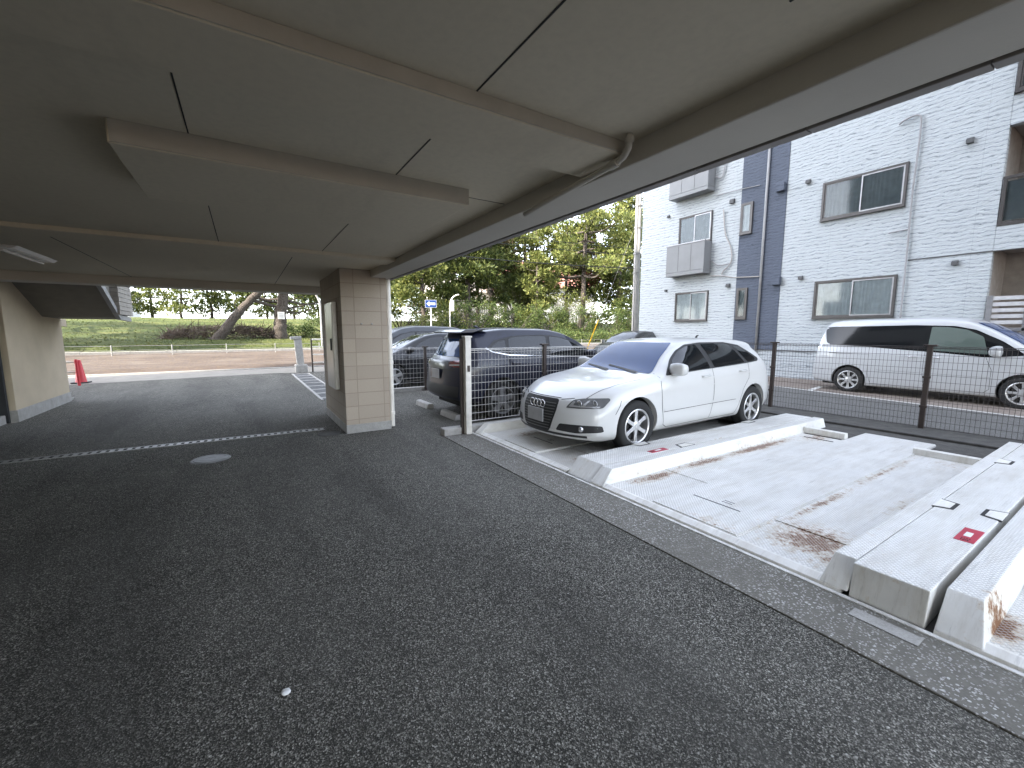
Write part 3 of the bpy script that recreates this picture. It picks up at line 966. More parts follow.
# mesh fences
def mesh_fence(name, label, p0, p1, posts, top=1.28, base=0.05, dv=0.05, dh=0.1, wire='wire_brown', rad=0.0022, bar=True, post_h=1.3):
    p0 = Vector((*p0, 0)); p1 = Vector((*p1, 0))
    Ln = (p1 - p0).length
    d = (p1 - p0).normalized()
    t = thing(name, label, 'fence', tuple((p0 + p1) / 2), world=True)
    m = MB()
    nv = int(Ln / dv)
    for i in range(nv + 1):
        q = p0 + d * (i * dv)
        m.tube([q + Vector((0, 0, base)), q + Vector((0, 0, top))], rad, 4, cap=False)
    nh = int((top - base) / dh)
    n = Vector((-d.y, d.x, 0)) * rad * 2
    for k in range(nh + 1):
        z = base + k * dh
        m.tube([p0 + n + Vector((0, 0, z)), p1 + n + Vector((0, 0, z))], rad * 1.15, 4, cap=False)
    for z in (top - 0.02, top, base):
        m.tube([p0 - n + Vector((0, 0, z)), p1 - n + Vector((0, 0, z))], rad * (2.0 if bar else 1.2), 4, cap=False)
    m.build('mesh_panel', wire, t, recalc=False)
    for s in posts:
        q = p0 + d * s
        mm = MB()
        a = math.atan2(d.y, d.x)
        Mx = Matrix.Translation(q) @ Matrix.Rotation(a, 4, 'Z')
        mm.box(-0.03, 0.03, -0.03, 0.03, 0, post_h, 0.004, Mx)
        po = mm.build('fence_post', 'fence_brown', t)
        mm = MB(); mm.box(-0.1, 0.1, -0.05, 0.05, 0, 0.02, 0.003, Mx); mm.build('base_plate', 'fence_brown', po, offset=False)
        mm = MB(); mm.box(-0.075, 0.075, -0.036, 0.036, post_h - 0.012, post_h + 0.012, 0.004, Mx); mm.build('top_clamp', 'fence_brown', po, offset=False)
        for z in (0.35, 0.8):
            mm = MB(); mm.box(-0.045, 0.045, -0.037, 0.0, z, z + 0.035, 0.003, Mx); mm.build('clamp', 'fence_brown', po, offset=False)
    return t
mesh_fence('mesh_fence', 'brown wire mesh fence between the pallets and the white van', (8.74, 6.2), (8.74, -3.2), [-0.0 + 1.97 - 2.2 + 0.0 + 0.23, 1.97, 4.19, 6.4, 8.6])
mesh_fence('mesh_fence', 'wire mesh fence between the white hatchback and the navy car', (2.78, 5.64), (8.72, 5.64), [1.42, 3.45, 5.6], top=1.25, base=0.16, wire='wire_pale', rad=0.0026, dv=0.06, dh=0.115)
mesh_fence('mesh_fence', 'short wire mesh fence before the black car behind the pillar', (2.05, 10.35), (8.5, 10.35), [1.85, 3.9, 5.9], top=1.1, base=0.1, wire='wire_pale', rad=0.0022, dv=0.09, dh=0.12, post_h=1.13)
m = MB(); m.box(2.05, 8.5, 10.40, 10.55, -0.05, 0.09, 0.012)
struct('kerb', m, 'kerb_stone')
# wheel stops of the open lot
for i, (y0, y1) in enumerate(((6.45, 7.1), (7.75, 8.4))):
    t = MB()
    t.prism([(2.93, 0.0), (3.09, 0.0), (3.07, 0.085), (3.045, 0.1), (2.975, 0.1), (2.95, 0.085)], 'y', y0, y1, 0.006)
    tag(t.build('wheel_stop', 'kerb_stone'), ('concrete wheel stop behind the navy car, the one nearer the white post' if i == 0 else 'concrete wheel stop behind the navy car, the one nearer the black car'), 'wheel stop', 'concrete wheel stops')

# ------------------------------------------------------------------ the neighbour's flats
X = 15.2
flats = thing('apartment_building', 'pale brick-pattern apartment building with a dark blue vertical strip', 'building', (X, 6, 0), world=True)
def F(mb, name, mat, parent=flats, **kw):
    return mb.build(name, mat, parent, offset=(parent is flats), **kw)
YE = 13.25
m = MB()
m.box(X, X + 0.2, 8.83, YE, 0.88, 9.4)
m.box(X, X + 0.2, 2.62, 7.33, 0.88, 9.4)
m.box(X, X + 0.2, -6, 2.615, 3.42, 3.97); m.box(X, X + 0.2, -6, 2.615, 6.22, 6.85); m.box(X, X + 0.2, -6, 2.615, 8.9, 9.4)
m.box(X + 0.2, X + 9, YE - 0.2, YE - 0.002, 0.0, 9.4)
F(m, 'facade', 'siding_white')
m = MB(); m.box(X - 0.02, X + 0.2, 7.33, 8.83, 0.87, 9.4); F(m, 'accent_strip', 'siding_blue')
m = MB(); m.box(X - 0.012, X + 0.2, 2.62, YE, -0.05, 0.87); F(m, 'plinth', 'siding_white')
m = MB(); m.box(X - 0.03, X + 0.02, 2.62, YE, 0.865, 0.90, 0.004); F(m, 'plinth_trim', 'vent_grey')
m = MB(); m.box(X - 0.01, X + 0.05, 2.62, 4.15, 3.395, 3.43, 0.003); F(m, 'belt_joint', 'vent_grey')
m = MB(); m.box(X - 0.3, X + 9.2, -6, YE + 0.3, 9.4, 9.65, 0.02); F(m, 'parapet', 'vent_grey')
m = MB()
m.box(X + 1.6, X + 1.8, -6, 2.9, -0.05, 9.4); m.box(X + 0.2, X + 1.6, 2.64, 2.85, -0.05, 9.4)
m.box(X + 0.2, X + 1.6, -6, 2.63, 3.5, 3.9); m.box(X + 0.2, X + 1.6, -6, 2.63, 6.3, 6.75)
F(m, 'recess_wall', 'warm_wall')
m = MB(); m.box(X + 1.8, X + 9, -6, YE - 0.21, 0, 9.38); F(m, 'back_volume', 'siding_white')

def window(y0, y1, z0, z1, glass_n=2, curtain='curtain', frame='window_frame', fr=0.06, depth=0.09, xf=X, cgap=None):
    """sliding window: frame, dark room, curtain, two sashes"""
    m = MB()
    x0 = xf - depth + 0.035
    for (a, b, c, d) in ((y0, y1, z0, z0 + fr), (y0, y1, z1 - fr, z1), (y0, y0 + fr, z0 + fr, z1 - fr), (y1 - fr, y1, z0 + fr, z1 - fr)):
        m.box(x0, xf + 0.01, a, b, c, d, 0.004)
    m.box(x0 - 0.03, xf + 0.01, y0 - 0.01, y1 + 0.01, z0 - 0.025, z0 - 0.001, 0.004)
    wd = F(m, 'window', frame)
    m = MB(); m.box(xf - 0.004, xf + 0.004, y0 + fr, y1 - fr, z0 + fr, z1 - fr); F(m, 'room', 'room_dark', wd)
    if curtain:
        m = MB()
        a, b = (y0 + fr, y1 - fr) if cgap is None else cgap
        n = int((b - a) / 0.012)
        rng = random.Random(int(y0 * 100 + z0))
        lo = [m.bm.verts.new((xf - 0.012 + 0.006 * math.sin(i * 0.75 + 1.5 * math.sin(i * 0.13)), a + (b - a) * i / n, z0 + fr + 0.005)) for i in range(n + 1)]
        hi = [m.bm.verts.new((xf - 0.012 + 0.003 * math.sin(i * 0.75 + 1.5 * math.sin(i * 0.13)), a + (b - a) * i / n, z1 - fr - 0.005)) for i in range(n + 1)]
        for i in range(n):
            m.bm.faces.new((lo[i], lo[i + 1], hi[i + 1], hi[i]))
        F(m, 'curtain', curtain, wd, smooth=True, recalc=False)
    ym = (y0 + y1) / 2
    spans = [(y0 + fr, ym + 0.02), (ym - 0.02, y1 - fr)] if glass_n == 2 else [(y0 + fr, y1 - fr)]
    for i, (a, b) in enumerate(spans):
        m = MB()
        xs = x0 + 0.012 + 0.016 * i
        m.box(xs - 0.002, xs + 0.002, a + 0.03, b - 0.03, z0 + fr + 0.03, z1 - fr - 0.03)
        F(m, 'pane', 'window_glass', wd)
        m = MB()
        for (p, q, r, s) in ((a, b, z0 + fr, z0 + fr + 0.032), (a, b, z1 - fr - 0.032, z1 - fr), (a, a + 0.034, z0 + fr + 0.032, z1 - fr - 0.032), (b - 0.034, b, z0 + fr + 0.032, z1 - fr - 0.032)):
            m.box(xs - 0.007, xs + 0.007, p, q, r, s, 0.002)
        F(m, 'sash', 'frame_silver' if i == 0 and glass_n == 2 else frame, wd)
    return wd
window(4.33, 6.3, 4.86, 5.98, curtain='curtain_grey')
window(4.32, 6.3, 1.92, 3.06, curtain='curtain', cgap=(4.4, 6.2))
window(9.9, 11.33, 4.95, 6.05, curtain='curtain_grey', fr=0.05)
window(9.9, 11.36, 1.94, 3.09, curtain='curtain', fr=0.05)
window(8.38, 8.80, 4.93, 5.98, 1, curtain='curtain', fr=0.055, xf=X - 0.02)
window(8.38, 8.77, 1.97, 3.06, 1, curtain='curtain_grey', fr=0.055, xf=X - 0.02)
window(1.0, 2.6, 6.9, 8.88, 2, curtain='curtain_grey', fr=0.06)
# hanging balconies
for (z0, z1) in ((3.72, 4.9), (6.72, 7.85)):
    m = MB()
    m.box(X - 0.45, X, 9.88, 11.56, z0, z0 + 0.14, 0.01)
    bal = F(m, 'balcony', 'balcony_panel')
    m = MB()
    m.box(X - 0.45, X - 0.41, 9.88, 11.56, z0 + 0.145, z1, 0.006)
    m.box(X - 0.405, X, 9.88, 9.92, z0 + 0.145, z1, 0.006)
    m.box(X - 0.405, X, 11.52, 11.56, z0 + 0.145, z1, 0.006)
    F(m, 'balcony_panel', 'balcony_panel', bal)
    m = MB()
    for y in (10.44, 11.0):
        m.box(X - 0.456, X - 0.451, y - 0.006, y + 0.006, z0 + 0.16, z1 - 0.04)
    F(m, 'panel_joint', 'vent_grey', bal)
    m = MB(); m.box(X - 0.47, X - 0.39, 9.86, 11.58, z1, z1 + 0.045, 0.01); F(m, 'rail', 'frame_silver', bal)
# right-hand recessed balcony railing and the entrance louvres
m = MB()
m.box(X - 0.01, X + 0.04, -6, 2.61, 3.97, 4.05, 0.006); m.box(X - 0.01, X + 0.04, -6, 2.61, 5.02, 5.09, 0.006)
for y in (2.57, 1.5, 0.4, -0.8):
    m.box(X - 0.01, X + 0.04, y - 0.03, y + 0.03, 4.05, 5.02, 0.004)
rl = F(m, 'balcony_rail', 'window_frame')
m = MB(); m.box(X + 0.012, X + 0.018, -6, 2.54, 4.05, 5.02); F(m, 'rail_panel', 'window_glass', rl)
m = MB(); m.box(X + 0.06, X + 0.07, -6, 2.54, 4.1, 4.98); F(m, 'privacy_sheet', 'curtain_grey', rl)
m = MB()
m.box(X - 0.05, X + 0.02, 2.5, 2.6, 0, 2.36, 0.005); m.box(X - 0.05, X + 0.02, 1.9, 2.0, 0, 2.36, 0.005); m.box(X - 0.05, X + 0.02, 0.6, 0.7, 0, 2.36, 0.005); m.box(X - 0.05, X + 0.02, 0.7, 2.5, 1.52, 1.6, 0.005)
lv = F(m, 'louvre_screen', 'frame_silver')
m = MB()
for k in range(16):
    z = 0.12 + k * 0.142
    if abs(z - 1.55) < 0.1: continue
    m.box(X - 0.035, X + 0.005, 2.0, 2.5, z, z + 0.09, 0.004); m.box(X - 0.035, X + 0.005, 0.7, 1.9, z, z + 0.09, 0.004)
F(m, 'slat', 'louvre_white', lv)
m = MB(); m.box(X + 1.52, X + 1.597, 1.3, 2.1, 0.1, 2.9, 0.01); F(m, 'door', 'louvre_white')
m = MB(); m.box(X + 1.45, X + 1.515, 1.5, 1.66, 0.2, 2.7, 0.01); m.box(X + 1.45, X + 1.515, 1.0, 1.1, 0.2, 2.7, 0.01); F(m, 'door_slot', 'window_frame')
# vents, meters and pipes
for (y, z, s) in ((11.86, 6.23, 0.05), (9.15, 6.17, 0.08), (6.72, 6.15, 0.06), (6.71, 3.22, 0.06), (9.12, 3.2, 0.065), (11.83, 3.23, 0.045), (3.23, 6.1, 0.065), (3.23, 3.22, 0.06)):
    m = MB()
    m.prism([(X - 0.1, z - s), (X - 0.002, z - s), (X - 0.002, z + s), (X - 0.06, z + s), (X - 0.1, z + s * 0.4)], 'y', y - s, y + s, 0.008)
    F(m, 'vent_hood', 'vent_grey')
for (y, z) in ((7.5, 6.19), (7.42, 3.19)):
    m = MB(); m.box(X - 0.16, X - 0.022, y - 0.13, y + 0.13, z - 0.13, z + 0.13, 0.01); F(m, 'meter_box', 'siding_blue')
m = MB(); m.tube([(X - 0.07, 7.95, 9.3), (X - 0.07, 7.95, 0.2)], 0.04, 12); F(m, 'downpipe', 'pipe_grey', smooth=True)
def smooth_pts(ps, n=6):
    ps = [Vector(p) for p in ps]
    out = []
    for i in range(len(ps) - 1):
        p0, p1, p2, p3 = ps[max(i - 1, 0)], ps[i], ps[i + 1], ps[min(i + 2, len(ps) - 1)]
        for k in range(n):
            u = k / n
            out.append(0.5 * ((2 * p1) + (-p0 + p2) * u + (2 * p0 - 5 * p1 + 4 * p2 - p3) * u * u + (-p0 + 3 * p1 - 3 * p2 + p3) * u ** 3))
    out.append(ps[-1])
    return out
for pts, r, mt in (([(9.45, 5.95), (9.38, 5.4), (9.30, 5.0), (9.1, 4.59), (9.02, 4.2), (9.08, 3.95), (9.3, 3.75), (9.38, 3.62)], 0.022, 'duct_beige'),
                   ([(9.84, 3.62), (9.3, 3.56), (8.95, 3.47), (8.5, 3.43), (8.0, 3.4)], 0.02, 'duct_beige'),
                   ([(9.85, 4.2), (9.6, 4.0), (9.4, 3.96), (9.06, 3.98)], 0.02, 'pipe_grey'),
                   ([(9.85, 7.2), (9.6, 7.1), (9.5, 7.4), (9.46, 7.8)], 0.02, 'pipe_grey'),
                   ([(9.85, 6.52), (9.0, 6.5), (8.5, 6.47), (8.2, 6.45)], 0.014, 'pipe_grey'),
                   ([(4.62, 6.98), (4.52, 7.05), (4.32, 7.09), (4.2, 7.03), (4.17, 6.8), (4.17, 6.13), (4.19, 5.07), (4.165, 3.46), (4.15, 0.4)], 0.024, 'pipe_grey'),
                   ([(4.6, 4.19), (4.4, 4.21), (4.2, 4.21)], 0.018, 'pipe_grey')):
    m = MB(); m.tube(smooth_pts([(X - 0.045 - r, y, z) for y, z in pts]), r, 8); F(m, 'conduit', mt, smooth=True)
# ------------------------------------------------------------------ cars
def pchip(xs, ys):
    n = len(xs)
    h = [xs[i + 1] - xs[i] for i in range(n - 1)]
    d = [(ys[i + 1] - ys[i]) / h[i] for i in range(n - 1)]
    s = [0.0] * n
    for i in range(1, n - 1):
        if d[i - 1] * d[i] > 0:
            w1, w2 = 2 * h[i] + h[i - 1], h[i] + 2 * h[i - 1]
            s[i] = (w1 + w2) / (w1 / d[i - 1] + w2 / d[i])
    s[0], s[-1] = d[0], d[-1]
    def f(x):
        x = min(max(x, xs[0]), xs[-1])
        i = 0
        while i < n - 2 and x > xs[i + 1]:
            i += 1
        t = (x - xs[i]) / h[i]
        return (ys[i] * (1 + 2 * t) * (1 - t) ** 2 + h[i] * s[i] * t * (1 - t) ** 2 + ys[i + 1] * t * t * (3 - 2 * t) + h[i] * s[i + 1] * t * t * (t - 1))
    return f

def curve(tab):
    return pchip([a for a, b in tab], [b for a, b in tab])

def round_poly(poly, r=0.03, n=4):
    out = []
    N = len(poly)
    for i in range(N):
        p = Vector(poly[i]); a = Vector(poly[i - 1]); b = Vector(poly[(i + 1) % N])
        la, lb = (a - p).length, (b - p).length
        q = min(r, la * 0.45, lb * 0.45)
        p0 = p + (a - p).normalized() * q
        p1 = p + (b - p).normalized() * q
        for k in range(n + 1):
            t = k / n
            out.append(tuple(p0 * (1 - t) ** 2 + p * 2 * t * (1 - t) + p1 * t * t))
    return out

class Car:
    def __init__(self, root, spec):
        self.root, self.s = root, spec
        L = spec['L']
        self.L = L
        c = {k: curve(spec[k]) for k in ('zt', 'zs', 'zb', 'w', 'wt')}
        crown = spec.get('crown', 0.03)
        stations = sorted(set([L * i / 84 for i in range(85)] + [0.03, 0.06, 0.1, 0.15, L - 0.03, L - 0.07, L - 0.12]))
        fd, rd = spec['front'], spec['rear']
        fz, rz = curve(fd['z']), curve(rd['z'])
        def disp(s, y, z, W):
            u = min(1.0, abs(y) / W)
            dx = 0.0
            if s < 1.0:
                k = (1 - s / 1.0) ** 2
                dx += k * (fd['a'] * u ** fd.get('p', 2.6) + fz(z))
            if s > L - 0.8:
                k = (1 - (L - s) / 0.8) ** 2
                dx -= k * (rd['a'] * u ** rd.get('p', 3.0) + rz(z))
            return s + dx
        tp = spec.get('tuck', 0.93)
        def section(s):
            zt, zs, zb, w_, wt = (c[k](s) for k in ('zt', 'zs', 'zb', 'w', 'wt'))
            H = zs - zb
            g = zt - zs
            pts = [(0, zb), (w_ * tp * 0.9, zb), (w_ * tp, zb + 0.035), (w_ * 0.985, zb + 0.22 * H), (w_, zb + 0.5 * H), (w_ * 0.992, zb + 0.8 * H), (w_ * 0.955, zs),
                   (w_ * 0.955 + (wt - w_ * 0.955) * 0.55 + 0.012 * min(1, g / 0.3), zs + g * 0.5), (wt + 0.004, zt - min(0.07, g * 0.22)), (wt - 0.055, zt - 0.006), (wt * 0.5, zt + crown * 0.72), (0, zt + crown)]
            fy = pchip(list(range(len(pts))), [p[0] for p in pts])
            fzz = pchip(list(range(len(pts))), [p[1] for p in pts])
            m = (len(pts) - 1) * 4
            return [(fy(i / 4), fzz(i / 4)) for i in range(m + 1)]
        bm = bmesh.new()
        rings = []
        W0 = max(v for _, v in spec['w'])
        for s in stations:
            half = section(s)
            full = [(-y, z) for y, z in half] + [(y, z) for y, z in half[-2:0:-1]]
            rings.append([bm.verts.new((disp(s, y, z, W0), y, z)) for y, z in full])
        N = len(rings[0])
        for a, b in zip(rings[:-1], rings[1:]):
            for k in range(N):
                bm.faces.new((a[k], a[(k + 1) % N], b[(k + 1) % N], b[k]))
        # nose and tail: shrinking rings that keep following the fascia curve
        for s, ring in ((0.0, rings[0]), (L, rings[-1])):
            base = [(v.co.y, v.co.z) for v in ring]
            zc = sum(z for _, z in base) / N
            prev = ring
            for k in range(1, 14):
                f = 1 - k / 14
                nr = [bm.verts.new((disp(s, y * f, zc + (z - zc) * f, W0) + (-1 if s == 0 else 1) * 0.018 * (1 - f ** 6), y * f, zc + (z - zc) * f)) for y, z in base]
                for q in range(N):
                    bm.faces.new((prev[q], prev[(q + 1) % N], nr[(q + 1) % N], nr[q]))
                prev = nr
            bm.faces.new(prev)
        bmesh.ops.recalc_face_normals(bm, faces=bm.faces[:])
        me = bpy.data.meshes.new('body')
        bm.to_mesh(me)
        bm.free()
        o = bpy.data.objects.new('body', me)
        COL.objects.link(o)
        # wheel arches
        cutb = MB()
        for wx in spec['axles']:
            for sgn in (-1, 1):
                y0, y1 = (0.5 * W0 * sgn, 1.3 * W0 * sgn)
                cutb.lathe([(0.0, min(y0, y1)), (spec['arch'], min(y0, y1)), (spec['arch'], max(y0, y1)), (0.0, max(y0, y1))], (wx, 0, spec['wr'] + 0.015), 'y', 48)
        bmesh.ops.remove_doubles(cutb.bm, verts=cutb.bm.verts[:], dist=1e-5)
        cut = cutb.build('cutter', 'rubber')
        md = o.modifiers.new('b', 'BOOLEAN'); md.operation = 'DIFFERENCE'; md.solver = 'EXACT'; md.object = cut
        dg = bpy.context.evaluated_depsgraph_get()
        dg.update()
        nm = bpy.data.meshes.new_from_object(o.evaluated_get(dg))
        o.modifiers.clear()
        o.data = nm
        bpy.data.meshes.remove(me)
        bpy.data.objects.remove(cut)
        nm.materials.clear()
        nm.materials.append(M[spec['paint']])
        for p in nm.polygons:
            p.use_smooth = True
            p.material_index = 0
        nm.set_sharp_from_angle(angle=R(38))
        o.name = 'body'
        o.parent = root
        self.body = o
        b2 = bmesh.new(); b2.from_mesh(nm)
        self.bvh = BVHTree.FromBMesh(b2)
        b2.free()
        # wells
        for wx in spec['axles']:
            for sgn in (-1, 1):
                m = MB()
                r = spec['arch'] - 0.006
                yo = W0 * 0.90 * sgn
                yi = W0 * 0.48 * sgn
                m.lathe([(0.0, yi), (r, yi), (r, yo)], (wx, 0, spec['wr'] + 0.015), 'y', 40)
                # keep only what lies above the sill
                bmesh.ops.bisect_plane(m.bm, geom=m.bm.verts[:] + m.bm.edges[:] + m.bm.faces[:], plane_co=(0, 0, spec['sill'] + 0.03), plane_no=(0, 0, -1), clear_outer=True)
                m.build('wheel_well', 'well_dark', root, smooth=True, angle=40)
    def ray(self, p, axis, sgn):
        p = Vector(p)
        if axis == 'side':
            o_, d = Vector((p.x, 3 * sgn, p.y)), Vector((0, -sgn, 0))
        elif axis == 'front':
            o_, d = Vector((-3, p.x, p.y)), Vector((1, 0, 0))
        elif axis == 'rear':
            o_, d = Vector((self.L + 3, p.x, p.y)), Vector((-1, 0, 0))
        else:
            o_, d = Vector((p.x, p.y, 4)), Vector((0, 0, -1))
        h = self.bvh.ray_cast(o_, d)
        return h
    def panel(self, poly, axis, name, mat, parent=None, off=0.003, sgn=-1, step=0.04, rnd=0.03, limit=None, build=True):
        """a piece of skin cut to a 2D outline and laid on the body surface"""
        parent = parent or self.root
        pl = round_poly(poly, rnd) if rnd else poly
        b = bmesh.new()
        vs = [b.verts.new((u, v, 0)) for u, v in pl]
        try:
            b.faces.new(vs)
        except ValueError:
            b.free(); return None
        xs = [p[0] for p in pl]; ys = [p[1] for p in pl]
        for lo, hi, no, ax in ((min(xs), max(xs), (1, 0, 0), 0), (min(ys), max(ys), (0, 1, 0), 1)):
            n = int((hi - lo) / step)
            for i in range(1, n + 1):
                co = [0, 0, 0]; co[ax] = lo + i * (hi - lo) / (n + 1)
                bmesh.ops.bisect_plane(b, geom=b.verts[:] + b.edges[:] + b.faces[:], plane_co=co, plane_no=no)
        dead = []
        nrm = {'side': Vector((0, sgn, 0)), 'front': Vector((-1, 0, 0)), 'rear': Vector((1, 0, 0)), 'top': Vector((0, 0, 1))}[axis]
        for v in b.verts:
            h = self.ray((v.co.x, v.co.y), axis, sgn)
            if h[0] is None:
                dead.append(v); continue
            nn = h[1]
            if nn.dot(nrm) < 0: nn = -nn
            v.co = h[0] + nn * off
        if dead:
            bmesh.ops.delete(b, geom=dead, context='VERTS')
        # a little thickness so the piece has a real edge
        m = MB(); m.bm.free(); m.bm = b
        bmesh.ops.recalc_face_normals(b, faces=b.faces[:])
        if b.faces and sum((f.normal.dot(nrm) for f in b.faces)) < 0:
            bmesh.ops.reverse_faces(b, faces=b.faces[:])
        return m.build(name, mat, parent, smooth=True, angle=35, recalc=False)
    def seam(self, pts, axis, sgn=-1, wd=0.007, off=0.0022, mb=None, n=10):
        """thin dark gap line laid on the skin"""
        P = []
        for (a, b) in zip(pts[:-1], pts[1:]):
            a, b = Vector(a), Vector(b)
            k = max(2, int((b - a).length / 0.035))
            for i in range(k):
                P.append(a + (b - a) * i / k)
        P.append(Vector(pts[-1]))
        prev = None
        nrm = {'side': Vector((0, sgn, 0)), 'front': Vector((-1, 0, 0)), 'rear': Vector((1, 0, 0)), 'top': Vector((0, 0, 1))}[axis]
        for i, p in enumerate(P):
            d = (P[min(i + 1, len(P) - 1)] - P[max(i - 1, 0)])
            if d.length < 1e-6: continue
            d.normalize()
            nn = Vector((-d.y, d.x)) * wd / 2
            pair = []
            for q in (p + nn, p - nn):
                h = self.ray(q, axis, sgn)
                if h[0] is None: pair = None; break
                nv = h[1] if h[1].dot(nrm) > 0 else -h[1]
                pair.append(mb.bm.verts.new(h[0] + nv * off))
            if pair and prev:
                if (pair[0].co - prev[0].co).length < 0.25:
                    mb.bm.faces.new((prev[0], prev[1], pair[1], pair[0]))
            prev = pair

def seams(car, runs, axis, sgn=-1, name='panel_gap', mat='joint_dark', wd=0.007, off=0.0022, parent=None):
    for r in runs:
        m = MB()
        car.seam(r, axis, sgn, wd, off, m)
        if len(m.bm.faces):
            m.build(name, mat, parent or car.root, recalc=False)
        else:
            m.bm.free()

def make_wheel(car, wx, sgn, y, wr, rim_r, spokes, wd=0.2, style='six', hub='alloy'):
    s = sgn
    m = MB()
    pr = [(rim_r, y - s * wd), (rim_r + 0.02, y - s * wd), (wr - 0.02, y - s * (wd - 0.005)), (wr, y - s * (wd - 0.03)), (wr + 0.001, y - s * wd / 2), (wr, y - s * 0.03), (wr - 0.012, y - s * 0.012), (wr - 0.04, y - s * 0.003), (rim_r + 0.035, y), (rim_r + 0.008, y - s * 0.006), (rim_r, y - s * 0.012)]
    m.lathe(pr, (wx, 0, wr), 'y', 48)
    wl = m.build('wheel', 'rubber', car.root, smooth=True, angle=50)
    m = MB()
    m.lathe([(rim_r + 0.004, y - s * 0.008), (rim_r - 0.006, y - s * 0.004), (rim_r - 0.018, y - s * 0.012), (rim_r - 0.024, y - s * 0.05), (rim_r - 0.03, y - s * wd)], (wx, 0, wr), 'y', 48)
    yo = y - s * 0.022
    for k in range(spokes):
        a = 2 * PI * k / spokes + PI / 2
        ca, sa = math.cos(a), math.sin(a)
        def S(r, t):
            return (r * ca - t * sa, r * sa + t * ca)
        w0, w1 = (0.03, 0.024) if style != 'wide' else (0.042, 0.05)
        prof = [S(0.03, -w0), S(rim_r * 0.55, -w1 * 0.85), S(rim_r - 0.012, -w1 * 1.25), S(rim_r - 0.012, w1 * 1.25), S(rim_r * 0.55, w1 * 0.85), S(0.03, w0)]
        b = bmesh.new()
        rr = [0.03, rim_r * 0.55, rim_r - 0.012, rim_r - 0.012, rim_r * 0.55, 0.03]
        fa = [b.verts.new((wx + u, yo + s * (0.004 - 0.012 * (1 - abs(r - rim_r * 0.6) / rim_r)) , wr + v)) for (u, v), r in zip(prof, rr)]
        fb = [b.verts.new((wx + u, yo - s * 0.035, wr + v)) for (u, v) in prof]
        b.faces.new(fa); b.faces.new(fb[::-1])
        for i in range(6):
            b.faces.new((fa[i], fa[(i + 1) % 6], fb[(i + 1) % 6], fb[i]))
        bmesh.ops.recalc_face_normals(b, faces=b.faces[:])
        bmesh.ops.bevel(b, geom=b.edges[:], offset=0.004, segments=1, affect='EDGES')
        m.add(b)
    m.lathe([(0.0, yo + s * 0.006), (0.028, yo + s * 0.005), (0.03, yo), (0.055, yo - s * 0.004), (0.06, yo - s * 0.03)], (wx, 0, wr), 'y', 24)
    m.build('rim', hub, wl, smooth=True, angle=35)
    m = MB()
    m.lathe([(0.0, y - s * 0.075), (rim_r * 0.78, y - s * 0.075), (rim_r * 0.78, y - s * 0.09), (rim_r - 0.02, y - s * 0.11), (rim_r - 0.02, y - s * 0.12), (0.0, y - s * 0.12)], (wx, 0, wr), 'y', 36)
    m.build('brake_disc', 'black_plastic', wl, smooth=True, angle=35)

def mirror_part(car, x, y, z, sgn, paint, size=(0.11, 0.2, 0.13)):
    b = bmesh.new()
    bmesh.ops.create_cube(b, size=1)
    bmesh.ops.subdivide_edges(b, edges=b.edges[:], cuts=3, use_grid_fill=True)
    for v in b.verts:
        c = v.co.copy()
        n = c.normalized() * 0.62
        c = c * 0.35 + n * 0.65
        tap = 1 - 0.25 * (c.x + 0.5)
        v.co = Vector((x + c.x * size[0] * 1.2, y + sgn * (0.5 + c.y) * size[1] * 1.05, z + c.z * size[2] * 1.15 * (0.9 + 0.25 * (-c.x))))
    m = MB(); m.bm.free(); m.bm = b
    mir = m.build('mirror', paint, car.root, smooth=True)
    m = MB(); m.box(x - 0.02, x + 0.05, y - 0.08 if sgn > 0 else y - 0.02, y + 0.02 if sgn > 0 else y + 0.08, z - 0.075, z - 0.03, 0.008)
    m.build('mirror_arm', 'black_plastic', mir)

def handle_part(car, x, z, sgn, mat, wd=0.17):
    h = car.ray((x, z), 'side', sgn)
    if h[0] is None: return
    y = h[0].y
    m = MB()
    m.tube(smooth_pts([(x - wd / 2, y + sgn * 0.004, z), (x - wd / 3, y + sgn * 0.03, z + 0.002), (x + wd / 3, y + sgn * 0.03, z + 0.004), (x + wd / 2, y + sgn * 0.004, z + 0.004)], 4), 0.012, 8)
    m.build('door_handle', mat, car.root, smooth=True, angle=50)

def number_plate(car, axis, z, wy=0.165, h=0.165, y0=0.0, off=0.03):
    hit = car.ray((y0, z), axis, -1)
    x = hit[0].x
    s = -1 if axis == 'front' else 1
    m = MB(); m.box(x + s * off - 0.006, x + s * off + 0.006, y0 - wy, y0 + wy, z - h / 2, z + h / 2, 0.005)
    m.build('number_plate', 'plate_grey', car.root)

